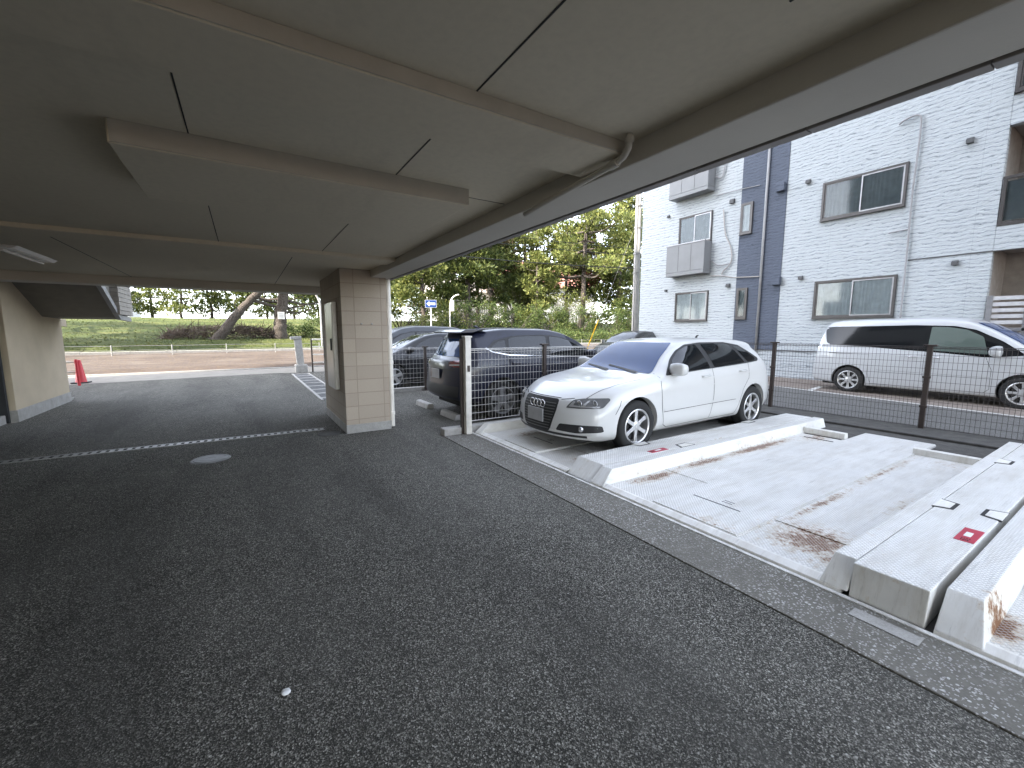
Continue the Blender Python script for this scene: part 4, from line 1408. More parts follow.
# ---- white hatchback
root = thing('hatchback_car', 'white five-door hatchback with four interlocked rings parked on the steel pallet', 'car', (3.07, 4.315, 0.036))
A = dict(L=4.29, paint='paint_white', axles=(0.93, 3.508), wr=0.316, arch=0.352, sill=0.2, crown=0.016,
         zt=[(0, 0.645), (0.12, 0.70), (0.4, 0.785), (0.8, 0.845), (1.12, 0.882), (1.32, 0.925), (1.7, 1.16), (2.02, 1.315), (2.4, 1.357), (2.8, 1.362), (3.3, 1.352), (3.65, 1.325), (3.86, 1.29), (4.04, 1.10), (4.16, 0.97), (4.29, 0.90)],
         zs=[(0, 0.565), (0.12, 0.60), (0.4, 0.705), (0.8, 0.79), (1.12, 0.835), (1.32, 0.87), (2.2, 0.925), (3.2, 0.97), (3.8, 0.99), (4.04, 0.955), (4.16, 0.9), (4.29, 0.84)],
         zb=[(0, 0.19), (0.3, 0.165), (0.8, 0.17), (1.4, 0.19), (3.2, 0.2), (3.9, 0.22), (4.29, 0.28)],
         w=[(0, 0.80), (0.2, 0.835), (0.5, 0.868), (0.95, 0.884), (2.2, 0.876), (3.5, 0.884), (3.9, 0.868), (4.29, 0.80)],
         wt=[(0, 0.62), (0.4, 0.70), (0.8, 0.74), (1.12, 0.755), (1.3, 0.745), (1.7, 0.66), (2.02, 0.625), (2.45, 0.62), (3.1, 0.615), (3.6, 0.605), (3.83, 0.60), (4.02, 0.64), (4.14, 0.67), (4.29, 0.68)],
         front=dict(a=0.36, p=2.3, z=[(0.1, 0.12), (0.22, 0.06), (0.3, 0.04), (0.48, 0.055), (0.6, 0.09), (0.72, 0.14), (0.9, 0.2)]),
         rear=dict(a=0.2, p=3, z=[(0.2, 0.16), (0.35, 0.07), (0.6, 0.06), (0.85, 0.1), (1.0, 0.12)]))
car = Car(root, A)
for wx in A['axles']:
    for sgn in (-1, 1):
        make_wheel(car, wx, sgn, sgn * 0.872, 0.316, 0.213, 6)
for sgn in (-1, 1):
    dlo = [(1.47, 0.905), (1.7, 1.085), (1.9, 1.215), (2.1, 1.288), (2.45, 1.315), (3.05, 1.312), (3.42, 1.265), (3.70, 1.06), (3.64, 1.02), (3.2, 0.99), (2.2, 0.945)]
    fr = car.panel(dlo, 'side', 'window_trim', 'black_plastic', sgn=sgn, off=0.002, rnd=0.03)
    for q in ([(1.60, 0.932), (1.74, 1.085), (1.93, 1.205), (2.12, 1.265), (2.33, 1.288), (2.42, 0.965)], [(2.52, 0.968), (2.45, 1.29), (2.75, 1.295), (3.05, 1.288), (3.14, 1.262), (3.28, 1.01)], [(3.36, 1.017), (3.22, 1.255), (3.39, 1.235), (3.61, 1.065), (3.55, 1.03)]):
        car.panel(q, 'side', 'side_window', 'car_glass', fr, off=0.005, sgn=sgn, rnd=0.03)
    seams(car, [[(1.36, 0.93), (1.34, 0.8), (1.36, 0.5), (1.42, 0.28), (1.5, 0.24), (2.42, 0.25), (2.47, 0.6), (2.46, 0.96)], [(2.42, 0.25), (3.05, 0.255), (3.12, 0.4), (3.2, 0.62), (3.34, 0.78), (3.36, 1.0)], [(0.55, 0.50), (0.62, 0.60), (0.64, 0.66)], [(3.94, 0.48), (4.02, 0.62), (4.05, 0.7)]], 'side', sgn)
    m = MB()
    car.seam([(1.40, 0.475), (3.02, 0.505)], 'side', sgn, mb=m, wd=0.034, off=0.01)
    m.build('rub_strip', 'paint_white', root, recalc=False)
    seams(car, [[(1.40, 0.452), (3.02, 0.482)]], 'side', sgn, wd=0.008)
    seams(car, [[(1.36, 0.705), (2.2, 0.735), (3.2, 0.765)]], 'side', sgn, 'body_crease', 'paint_white', 0.01, 0.005)
    m = MB()
    car.seam([(1.35, 0.79), (2.2, 0.83), (3.3, 0.865), (3.9, 0.87)], 'side', sgn, mb=m, wd=0.012, off=0.006)
    m.build('shoulder_line', 'paint_white', root, recalc=False)
    handle_part(car, 2.28, 0.86, sgn, 'paint_white'); handle_part(car, 3.18, 0.895, sgn, 'paint_white')
    mirror_part(car, 1.64, sgn * 0.79, 0.985, sgn, 'paint_white', (0.12, 0.2, 0.14))
    hl = [(sgn * 0.45, 0.562), (sgn * 0.50, 0.66), (sgn * 0.6, 0.678), (sgn * 0.80, 0.69), (sgn * 0.815, 0.67), (sgn * 0.80, 0.578), (sgn * 0.6, 0.564)]
    if sgn < 0: hl = hl[::-1]
    h = car.panel(hl, 'front', 'headlight', 'lens_dark', off=0.004, step=0.025, rnd=0.02)
    for (yc, zc, rr) in ((0.585, 0.618, 0.042), (0.72, 0.622, 0.045)):
        hit = car.ray((sgn * yc, zc), 'front', -1)
        if hit[0]:
            m = MB(); b = bmesh.new(); bmesh.ops.create_uvsphere(b, u_segments=20, v_segments=10, radius=rr)
            bmesh.ops.transform(b, matrix=Matrix.Translation(hit[0]) @ Matrix.Scale(0.25, 4, (1, 0, 0)), verts=b.verts); m.add(b)
            m.build('lamp_lens', 'lens_clear', h, smooth=True)
    q = [(sgn * 0.48, 0.578), (sgn * 0.51, 0.64), (sgn * 0.535, 0.64), (sgn * 0.53, 0.598), (sgn * 0.62, 0.594), (sgn * 0.65, 0.655), (sgn * 0.665, 0.655), (sgn * 0.655, 0.592), (sgn * 0.78, 0.596), (sgn * 0.775, 0.578)]
    car.panel(q if sgn > 0 else q[::-1], 'front', 'lamp_reflector', 'lens_clear', h, off=0.008, step=0.02, rnd=0.006)
    q = [(sgn * 0.35, 0.285), (sgn * 0.40, 0.37), (sgn * 0.82, 0.378), (sgn * 0.825, 0.30), (sgn * 0.6, 0.272)]
    g = car.panel(q if sgn > 0 else q[::-1], 'front', 'lower_intake', 'black_plastic', off=0.003, step=0.03, rnd=0.02)
    hit = car.ray((sgn * 0.64, 0.325), 'front', -1)
    m = MB(); m.lathe([(0.0, -0.012), (0.03, -0.01), (0.036, 0.0), (0.036, 0.02)], (hit[0].x, hit[0].y, hit[0].z), 'x', 20); m.build('fog_lamp', 'lens_clear', g, smooth=True)
    q = [(sgn * 0.5, 0.76), (sgn * 0.5, 0.9), (sgn * 0.74, 0.9), (sgn * 0.78, 0.76)]
    car.panel(q if sgn > 0 else q[::-1], 'rear', 'tail_light', 'lamp_red', off=0.004, step=0.03)
# windscreen, rear window, grille
ws = [(-0.685, 0.925), (-0.60, 1.10), (-0.545, 1.24), (-0.50, 1.312), (0.50, 1.312), (0.545, 1.24), (0.60, 1.10), (0.685, 0.925), (0.4, 0.935), (-0.4, 0.935)]
car.panel(ws[::-1], 'front', 'windscreen', 'windscreen_glass', off=0.004, step=0.05, rnd=0.03)
seams(car, [[(-0.5, 0.925), (0.12, 0.985)], [(0.02, 0.93), (0.55, 0.97)]], 'front', -1, 'wiper', 'black_plastic', 0.016, 0.012)
car.panel([(-0.6, 0.985), (0.6, 0.985), (0.55, 1.06), (-0.55, 1.06)][::-1] if False else [(-0.58, 1.0), (-0.5, 1.2), (0.5, 1.2), (0.58, 1.0)], 'rear', 'rear_window', 'car_glass', off=0.004, step=0.05)
gr = car.panel([(-0.335, 0.635), (-0.34, 0.52), (-0.275, 0.30), (-0.23, 0.25), (0.23, 0.25), (0.275, 0.30), (0.34, 0.52), (0.335, 0.635), (0.30, 0.652), (-0.30, 0.652)], 'front', 'grille', 'black_plastic', off=0.006, step=0.03, rnd=0.03)
for z in [0.29 + 0.034 * k for k in range(10)]:
    ww = 0.245 + 0.07 * min(1, max(0, (z - 0.3) / 0.2))
    seams(car, [[(-ww, z), (ww, z)]], 'front', -1, 'grille_bar', 'iron', 0.008, 0.012, gr)
for sg in (-1, 1):
    seams(car, [[(sg * 0.35, 0.65), (sg * 0.49, 0.672)]], 'front')
seams(car, [[(-0.33, 0.664), (0.33, 0.664)]], 'front', wd=0.006)
hit0 = car.ray((0.0, 0.585), 'front', -1)[0]
for k in range(4):
    ring = MB()
    ring.lathe([(0.045 + 0.0062 * math.cos(a), 0.0062 * math.sin(a)) for a in [2 * PI * i / 8 for i in range(8)]], (hit0.x - 0.026, -0.108 + 0.072 * k, 0.575), 'x', 28, closed=True)
    ring.build('badge_ring', 'chrome', gr, smooth=True)
number_plate(car, 'front', 0.435, 0.165, 0.165, 0, 0.02)
number_plate(car, 'rear', 0.62)
seams(car, [[(1.12, -0.72), (0.6, -0.69), (0.22, -0.58)], [(1.12, 0.72), (0.6, 0.69), (0.22, 0.58)]], 'top')
m = MB(); car.seam([(-0.70, 0.235), (0.70, 0.235)], 'front', mb=m, wd=0.03, off=0.005); m.build('front_splitter', 'black_plastic', root, recalc=False)
m = MB(); hit = car.ray((3.3, 0.0), 'top', 1)[0]; m.tube([hit + Vector((-0.03, 0, 0)), hit + Vector((0.0, 0, 0.035)), hit + Vector((0.05, 0, 0.045))], [0.02, 0.014, 0.004], 8); m.build('aerial', 'black_plastic', root, smooth=True)
m = MB()
m.tube([(0.93, -0.7, 0.316), (0.93, 0.7, 0.316)], 0.05, 8); m.box(0.3, 4.0, -0.62, 0.62, 0.17, 0.26); m.build('underbody', 'well_dark', root)

# ---- white van
root = thing('white_van', 'white people carrier with dark privacy windows parked along the flats', 'van', (13.62, 0.56, -0.02), rz=PI / 2 - R(2.0))
V = dict(L=4.77, paint='paint_pearl', axles=(0.97, 3.86), wr=0.318, arch=0.365, sill=0.2, crown=0.05, tuck=0.95,
         zt=[(0, 0.88), (0.2, 0.97), (0.6, 1.07), (0.85, 1.14), (1.2, 1.37), (1.6, 1.62), (1.95, 1.765), (2.4, 1.805), (3.5, 1.81), (4.3, 1.785), (4.6, 1.75), (4.77, 1.68)],
         zs=[(0, 0.8), (0.2, 0.87), (0.7, 0.97), (0.95, 1.03), (1.75, 1.08), (3.0, 1.11), (4.3, 1.14), (4.77, 1.12)],
         zb=[(0, 0.2), (0.4, 0.17), (1.5, 0.19), (4.0, 0.2), (4.77, 0.26)],
         w=[(0, 0.78), (0.25, 0.82), (0.7, 0.845), (2, 0.848), (4.2, 0.848), (4.77, 0.80)],
         wt=[(0, 0.68), (0.7, 0.74), (0.95, 0.75), (1.75, 0.70), (2.1, 0.67), (2.5, 0.665), (4.3, 0.66), (4.77, 0.62)],
         front=dict(a=0.3, p=2.5, z=[(0.1, 0.05), (0.3, 0.0), (0.6, 0.02), (0.95, 0.12)]),
         rear=dict(a=0.12, p=4, z=[(0.2, 0.08), (0.4, 0.0), (0.7, 0.02), (1.1, 0.08), (1.75, 0.28)]))
car = Car(root, V)
for wx in V['axles']:
    for sgn in (-1, 1):
        make_wheel(car, wx, sgn, sgn * 0.836, 0.318, 0.222, 8, style='six')
for sgn in (-1, 1):
    dlo = [(0.98, 1.06), (1.32, 1.33), (1.72, 1.565), (2.05, 1.65), (2.7, 1.675), (4.35, 1.655), (4.52, 1.63), (4.42, 1.25), (4.30, 1.19), (3.5, 1.17), (3.42, 1.15), (2.2, 1.065), (1.5, 1.0)]
    fr = car.panel(dlo, 'side', 'window_trim', 'privacy_glass', sgn=sgn, off=0.002, rnd=0.04)
    for q, gm in (([(1.5, 1.06), (1.6, 1.42), (1.85, 1.565), (2.15, 1.625), (2.42, 1.635), (2.43, 1.12), (2.1, 1.095)], 'car_glass_green'), ([(2.5, 1.13), (2.49, 1.625), (3.42, 1.635), (3.44, 1.19)], 'privacy_glass'), ([(3.5, 1.2), (3.49, 1.635), (4.3, 1.62), (4.43, 1.6), (4.35, 1.27), (4.25, 1.22)], 'privacy_glass'), ([(1.1, 1.08), (1.4, 1.3), (1.53, 1.37), (1.44, 1.07)], 'privacy_glass')):
        car.panel(q, 'side', 'side_window', gm, fr, off=0.005, sgn=sgn, rnd=0.03)
    seams(car, [[(1.52, 1.0), (1.42, 0.75), (1.42, 0.35), (1.5, 0.27), (2.42, 0.27), (2.46, 0.6), (2.46, 1.08)], [(2.46, 0.27), (3.4, 0.27), (3.46, 0.5), (3.48, 1.15)], [(4.42, 0.55), (4.6, 0.56)]], 'side', sgn)
    seams(car, [[(3.48, 0.985), (4.32, 0.985)]], 'side', sgn, 'slide_rail', wd=0.02)
    seams(car, [[(1.42, 0.60), (3.3, 0.62)], [(0.8, 0.92), (2.4, 0.97), (4.4, 1.0)]], 'side', sgn, 'body_crease', 'paint_pearl', 0.014, 0.007)
    seams(car, [[(1.42, 0.592), (3.3, 0.612)]], 'side', sgn, wd=0.006)
    handle_part(car, 2.3, 0.955, sgn, 'chrome'); handle_part(car, 2.66, 0.965, sgn, 'chrome')
    mirror_part(car, 1.38, sgn * 0.79, 1.13, sgn, 'paint_pearl', (0.14, 0.22, 0.19))
    q = [(sgn * 0.42, 0.74), (sgn * 0.45, 0.86), (sgn * 0.8, 0.95), (sgn * 0.8, 0.78)]
    car.panel(q if sgn > 0 else q[::-1], 'front', 'headlight', 'lens_clear', off=0.004, step=0.03)
    q = [(4.52, 1.1), (4.50, 1.45), (4.6, 1.45), (4.64, 1.1)]
    car.panel(q, 'side', 'tail_light', 'lens_clear', sgn=sgn, off=0.004)
    q = [(4.70, 0.57), (4.70, 0.62), (4.76, 0.62), (4.76, 0.57)]
    car.panel(q, 'side', 'side_marker', 'lamp_red', sgn=sgn, off=0.004, rnd=0.01)
ws = [(-0.72, 1.14), (-0.66, 1.42), (-0.60, 1.66), (-0.56, 1.715), (0.56, 1.715), (0.60, 1.66), (0.66, 1.42), (0.72, 1.14)]
car.panel(ws[::-1], 'front', 'windscreen', 'windscreen_glass', off=0.004, step=0.05)
car.panel([(-0.4, 0.62), (-0.4, 0.8), (0.4, 0.8), (0.4, 0.62)], 'front', 'grille', 'black_plastic', off=0.004)
car.panel([(-0.6, 1.2), (-0.55, 1.6), (0.55, 1.6), (0.6, 1.2)], 'rear', 'rear_window', 'privacy_glass', off=0.004)
number_plate(car, 'front', 0.45)
m = MB(); m.box(0.3, 4.5, -0.62, 0.62, 0.17, 0.27); m.build('underbody', 'well_dark', root)

# ---- navy crossover, tail towards the drive
root = thing('crossover_car', 'dark navy crossover parked tail-first behind the wire mesh fence', 'car', (2.84 + 4.4, 7.0, 0.0), rz=PI)
S = dict(L=4.40, paint='paint_navy', axles=(0.9, 3.55), wr=0.335, arch=0.385, sill=0.24, crown=0.035,
         zt=[(0, 0.80), (0.2, 0.88), (0.7, 0.98), (1.15, 1.05), (1.3, 1.09), (1.75, 1.35), (2.1, 1.49), (2.5, 1.545), (3.2, 1.55), (3.75, 1.505), (3.98, 1.465), (4.14, 1.27), (4.28, 1.06), (4.40, 0.99)],
         zs=[(0, 0.72), (0.2, 0.80), (0.7, 0.90), (1.15, 0.98), (1.3, 1.0), (2.2, 1.02), (3.2, 1.06), (3.9, 1.09), (4.2, 1.03), (4.40, 0.95)],
         zb=[(0, 0.24), (0.4, 0.21), (1.4, 0.22), (3.3, 0.23), (4.40, 0.36)],
         w=[(0, 0.80), (0.3, 0.86), (0.9, 0.898), (2.2, 0.885), (3.5, 0.898), (4.0, 0.885), (4.40, 0.80)],
         wt=[(0, 0.66), (0.7, 0.74), (1.15, 0.77), (1.3, 0.76), (1.75, 0.68), (2.1, 0.63), (2.5, 0.61), (3.2, 0.60), (3.75, 0.57), (3.98, 0.57), (4.14, 0.63), (4.28, 0.68), (4.40, 0.70)],
         front=dict(a=0.3, p=2.4, z=[(0.1, 0.1), (0.3, 0.0), (0.6, 0.03), (0.9, 0.15)]),
         rear=dict(a=0.17, p=2.6, z=[(0.2, 0.14), (0.45, 0.0), (0.7, 0.02), (1.0, 0.05), (1.3, 0.1)]))
car = Car(root, S)
for wx in S['axles']:
    for sgn in (-1, 1):
        make_wheel(car, wx, sgn, sgn * 0.885, 0.335, 0.235, 5, style='wide', hub='iron')
for sgn in (-1, 1):
    dlo = [(1.3, 1.02), (1.65, 1.22), (1.92, 1.345), (2.2, 1.42), (2.6, 1.45), (3.2, 1.435), (3.62, 1.35), (3.8, 1.22), (3.70, 1.16), (3.4, 1.10), (2.2, 1.045)]
    fr = car.panel(dlo, 'side', 'window_trim', 'black_plastic', sgn=sgn, off=0.002, rnd=0.04)
    seams(car, [[(1.4, 1.022), (2.2, 1.048), (3.4, 1.105), (3.72, 1.165)], [(3.72, 1.165), (3.82, 1.23)]], 'side', sgn, 'chrome_strip', 'chrome', 0.018, 0.006)
    for q in ([(1.42, 1.05), (1.72, 1.225), (1.97, 1.34), (2.2, 1.395), (2.42, 1.415), (2.5, 1.075)], [(2.58, 1.08), (2.5, 1.42), (2.85, 1.425), (3.2, 1.408), (3.33, 1.375), (3.40, 1.13)], [(3.46, 1.14), (3.40, 1.36), (3.58, 1.32), (3.74, 1.22), (3.66, 1.175)]):
        car.panel(q, 'side', 'side_window', 'car_glass', fr, off=0.005, sgn=sgn, rnd=0.03)
    seams(car, [[(1.4, 1.0), (1.38, 0.6), (1.45, 0.32), (2.5, 0.33), (2.55, 0.7), (2.54, 1.05)], [(2.5, 0.33), (3.05, 0.34), (3.2, 0.66), (3.4, 0.86), (3.42, 1.08)]], 'side', sgn)
    car.panel([(1.3, 0.23), (1.3, 0.35), (3.16, 0.36), (3.16, 0.24)], 'side', 'sill_cladding', 'black_plastic', sgn=sgn, off=0.006)
    handle_part(car, 2.4, 0.93, sgn, 'paint_navy'); handle_part(car, 3.28, 0.96, sgn, 'paint_navy')
    mirror_part(car, 1.58, sgn * 0.81, 1.09, sgn, 'paint_navy', (0.12, 0.2, 0.14))
    q = [(sgn * 0.42, 0.93), (sgn * 0.42, 1.0), (sgn * 0.7, 1.045), (sgn * 0.80, 1.02), (sgn * 0.80, 0.93), (sgn * 0.65, 0.91)]
    tl = car.panel(q if sgn > 0 else q[::-1], 'rear', 'tail_light', 'lamp_red', off=0.006, step=0.03)
    m = MB(); car.seam([(sgn * 0.45, 0.945), (sgn * 0.74, 0.96)], 'rear', mb=m, wd=0.016, off=0.012); m.build('light_bar', 'lens_clear', tl, recalc=False)
    q = [(sgn * 0.4, 0.64), (sgn * 0.4, 0.72), (sgn * 0.5, 0.72), (sgn * 0.5, 0.64)]
    q = [(sgn * 0.3, 0.74), (sgn * 0.42, 0.73), (sgn * 0.46, 0.755), (sgn * 0.34, 0.765)]
rw = [(-0.60, 1.08), (-0.52, 1.38), (0.52, 1.38), (0.60, 1.08)]
car.panel(rw, 'rear', 'rear_window', 'windscreen_glass', off=0.004, step=0.05)
car.panel([(-0.7, 0.42), (-0.72, 0.6), (0.72, 0.6), (0.7, 0.42)], 'rear', 'rear_bumper', 'black_plastic', off=0.006, step=0.05)
m = MB(); m.prism([(3.66, 1.56), (4.1, 1.545), (4.20, 1.497), (4.18, 1.475), (3.98, 1.485)], 'y', -0.6, 0.6, 0.012); m.build('roof_spoiler', 'paint_navy', root)
m = MB(); car.seam([(-0.62, 0.86), (0.62, 0.86)], 'rear', mb=m, wd=0.008); m.build('panel_gap', 'joint_dark', root, recalc=False)
ws = [(-0.68, 1.09), (-0.56, 1.3), (-0.50, 1.45), (0.50, 1.45), (0.56, 1.3), (0.68, 1.09)]
car.panel(ws[::-1], 'front', 'windscreen', 'windscreen_glass', off=0.004, step=0.05)
number_plate(car, 'rear', 0.78)
number_plate(car, 'front', 0.5)
m = MB(); hit = car.ray((3.6, 0.0), 'top', 1)[0]; m.tube([hit + Vector((-0.06, 0, -0.01)), hit + Vector((0.0, 0, 0.04)), hit + Vector((0.08, 0, 0.05))], [0.03, 0.02, 0.005], 8); m.build('aerial', 'paint_navy', root, smooth=True)
m = MB(); m.box(0.3, 4.1, -0.64, 0.64, 0.2, 0.3); m.build('underbody', 'well_dark', root)

# ---- black car with its nose towards the drive
def sedan_like(root, sp, glass='car_glass', rim='alloy', dlo=None, wins=(), ws=None, rw=None, gaps=(), handles=()):
    car = Car(root, sp)
    for wx in sp['axles']:
        for sgn in (-1, 1):
            make_wheel(car, wx, sgn, sgn * (max(v for _, v in sp['w']) - 0.013), sp['wr'], sp['wr'] * 0.68, 5, style='wide')
    for sgn in (-1, 1):
        fr = car.panel(dlo, 'side', 'window_trim', 'black_plastic', sgn=sgn, off=0.002)
        for q in wins:
            car.panel(q, 'side', 'side_window', glass, fr, off=0.005, sgn=sgn)
        seams(car, gaps, 'side', sgn)
        for hx, hz in handles:
            handle_part(car, hx, hz, sgn, sp['paint'])
        x0, z0 = dlo[0]
        mirror_part(car, x0 + 0.28, sgn * (max(v for _, v in sp['w']) - 0.09), z0 + 0.07, sgn, sp['paint'])
        q = [(sgn * 0.42, sp['hl'] - 0.05), (sgn * 0.42, sp['hl'] + 0.03), (sgn * 0.78, sp['hl'] + 0.1), (sgn * 0.8, sp['hl'])]
        car.panel(q if sgn > 0 else q[::-1], 'front', 'headlight', 'lens_clear', off=0.004, step=0.03)
        car.panel(q if sgn > 0 else q[::-1], 'rear', 'tail_light', 'lamp_red', off=0.004, step=0.03)
    car.panel(ws, 'front', 'windscreen', 'car_glass', off=0.004, step=0.05)
    car.panel(rw, 'rear', 'rear_window', glass, off=0.004, step=0.05)
    car.panel([(-0.35, 0.35), (-0.38, 0.55), (0.38, 0.55), (0.35, 0.35)], 'front', 'grille', 'black_plastic', off=0.004)
    number_plate(car, 'front', 0.42)
    m = MB(); m.box(0.3, sp['L'] - 0.3, -0.6, 0.6, 0.18, 0.28); m.build('underbody', 'well_dark', root)
    return car
root = thing('black_car', 'black car nosed toward the drive, beyond the navy crossover', 'car', (2.40, 11.95, 0.0))
B = dict(L=4.5, paint='paint_black', axles=(0.92, 3.62), wr=0.315, arch=0.355, sill=0.2, crown=0.035, hl=0.68,
         zt=[(0, 0.68), (0.2, 0.77), (0.6, 0.89), (0.95, 0.97), (1.15, 1.05), (1.6, 1.27), (2.0, 1.41), (2.4, 1.455), (3.0, 1.43), (3.6, 1.33), (4.1, 1.16), (4.35, 1.06), (4.5, 0.98)],
         zs=[(0, 0.6), (0.2, 0.69), (0.6, 0.82), (0.95, 0.9), (1.6, 0.94), (3.2, 1.0), (4.1, 1.03), (4.5, 0.92)],
         zb=[(0, 0.2), (0.4, 0.17), (1.4, 0.18), (3.3, 0.2), (4.5, 0.3)],
         w=[(0, 0.76), (0.3, 0.82), (0.9, 0.873), (2.2, 0.87), (3.6, 0.873), (4.5, 0.78)],
         wt=[(0, 0.62), (0.6, 0.71), (0.95, 0.75), (1.6, 0.66), (2.0, 0.60), (2.4, 0.585), (3.0, 0.57), (3.6, 0.55), (4.1, 0.55), (4.5, 0.58)],
         front=dict(a=0.34, p=2.3, z=[(0.1, 0.08), (0.3, 0.0), (0.55, 0.03), (0.8, 0.15)]),
         rear=dict(a=0.2, p=3, z=[(0.2, 0.1), (0.4, 0.0), (0.8, 0.02), (1.1, 0.1)]))
sedan_like(root, B, dlo=[(1.1, 0.96), (1.5, 1.16), (1.85, 1.31), (2.2, 1.39), (2.7, 1.385), (3.3, 1.29), (3.75, 1.12), (3.6, 1.05), (2.2, 0.99)],
           wins=([(1.42, 0.985), (1.68, 1.19), (1.95, 1.31), (2.2, 1.36), (2.4, 1.365), (2.45, 1.02)], [(2.52, 1.02), (2.47, 1.365), (2.8, 1.35), (3.2, 1.275), (3.3, 1.06)]),
           ws=[(0.66, 1.02), (0.56, 1.25), (0.48, 1.40), (-0.48, 1.40), (-0.56, 1.25), (-0.66, 1.02)], rw=[(-0.5, 1.08), (-0.46, 1.3), (0.46, 1.3), (0.5, 1.08)],
           gaps=([(1.35, 0.95), (1.33, 0.5), (1.42, 0.27), (2.42, 0.28), (2.48, 1.0)], [(2.42, 0.28), (3.15, 0.29), (3.35, 1.03)]), handles=((2.3, 0.87), (3.15, 0.91)))
# ---- silver wagon beyond it
root = thing('silver_car', 'silver grey estate car with roof edge showing above the black car', 'car', (2.6, 14.9, 0.0))
G = dict(L=4.7, paint='paint_silver', axles=(0.93, 3.75), wr=0.32, arch=0.36, sill=0.2, crown=0.04, hl=0.74,
         zt=[(0, 0.76), (0.2, 0.86), (0.6, 0.98), (0.95, 1.06), (1.3, 1.24), (1.7, 1.5), (2.1, 1.64), (2.6, 1.69), (3.6, 1.675), (4.3, 1.6), (4.6, 1.35), (4.7, 1.2)],
         zs=[(0, 0.68), (0.2, 0.77), (0.6, 0.9), (0.95, 0.97), (1.7, 1.01), (3.2, 1.05), (4.4, 1.1), (4.7, 1.05)],
         zb=[(0, 0.2), (0.4, 0.17), (1.4, 0.18), (3.3, 0.2), (4.7, 0.28)],
         w=[(0, 0.76), (0.3, 0.82), (0.9, 0.853), (2.2, 0.853), (3.8, 0.853), (4.7, 0.78)],
         wt=[(0, 0.62), (0.6, 0.71), (0.95, 0.75), (1.7, 0.67), (2.1, 0.63), (2.6, 0.62), (3.6, 0.61), (4.3, 0.58), (4.7, 0.62)],
         front=dict(a=0.34, p=2.3, z=[(0.1, 0.08), (0.3, 0.0), (0.55, 0.03), (0.8, 0.15)]),
         rear=dict(a=0.15, p=3, z=[(0.2, 0.1), (0.4, 0.0), (0.8, 0.02), (1.4, 0.14)]))
sedan_like(root, G, dlo=[(1.1, 1.0), (1.5, 1.25), (1.9, 1.44), (2.3, 1.52), (3.4, 1.52), (4.1, 1.45), (4.3, 1.25), (3.9, 1.12), (2.2, 1.05)],
           wins=([(1.42, 1.03), (1.68, 1.28), (1.95, 1.42), (2.2, 1.48), (2.4, 1.49), (2.45, 1.08)], [(2.52, 1.08), (2.47, 1.49), (3.3, 1.49), (3.35, 1.12)], [(3.42, 1.13), (3.4, 1.49), (4.0, 1.43), (4.15, 1.26), (3.9, 1.16)]),
           ws=[(0.66, 1.1), (0.6, 1.35), (0.52, 1.53), (-0.52, 1.53), (-0.6, 1.35), (-0.66, 1.1)], rw=[(-0.5, 1.18), (-0.46, 1.45), (0.46, 1.45), (0.5, 1.18)],
           gaps=([(1.35, 0.98), (1.33, 0.5), (1.42, 0.27), (2.42, 0.28), (2.48, 1.05)], [(2.42, 0.28), (3.25, 0.29), (3.38, 1.1)]), handles=((2.3, 0.92), (2.65, 0.94)))
# ---- dark car glimpsed behind the hatchback, against the end of the flats
root = thing('dark_hatchback', 'dark small car glimpsed above the white hatchback bonnet beside the flats', 'car', (12.2, 12.55, 0.0), rz=R(8))
D = dict(B); D['paint'] = 'paint_black'
D['zt'] = [(a, b * 1.05) for a, b in B['zt']]; D['zs'] = [(a, b * 1.05) for a, b in B['zs']]
sedan_like(root, D, dlo=[(1.1, 1.0), (1.5, 1.21), (1.85, 1.37), (2.2, 1.45), (2.7, 1.445), (3.3, 1.35), (3.75, 1.17), (3.6, 1.1), (2.2, 1.04)],
           wins=([(1.42, 1.03), (1.68, 1.24), (1.95, 1.37), (2.2, 1.42), (2.4, 1.425), (2.45, 1.07)], [(2.52, 1.07), (2.47, 1.425), (2.8, 1.41), (3.2, 1.335), (3.3, 1.11)]),
           ws=[(0.66, 1.07), (0.56, 1.31), (0.48, 1.46), (-0.48, 1.46), (-0.56, 1.31), (-0.66, 1.07)], rw=[(-0.5, 1.13), (-0.46, 1.36), (0.46, 1.36), (0.5, 1.13)],
           gaps=([(1.35, 0.95), (1.33, 0.5), (1.42, 0.27), (2.42, 0.28), (2.48, 1.0)],), handles=((2.3, 0.9),))
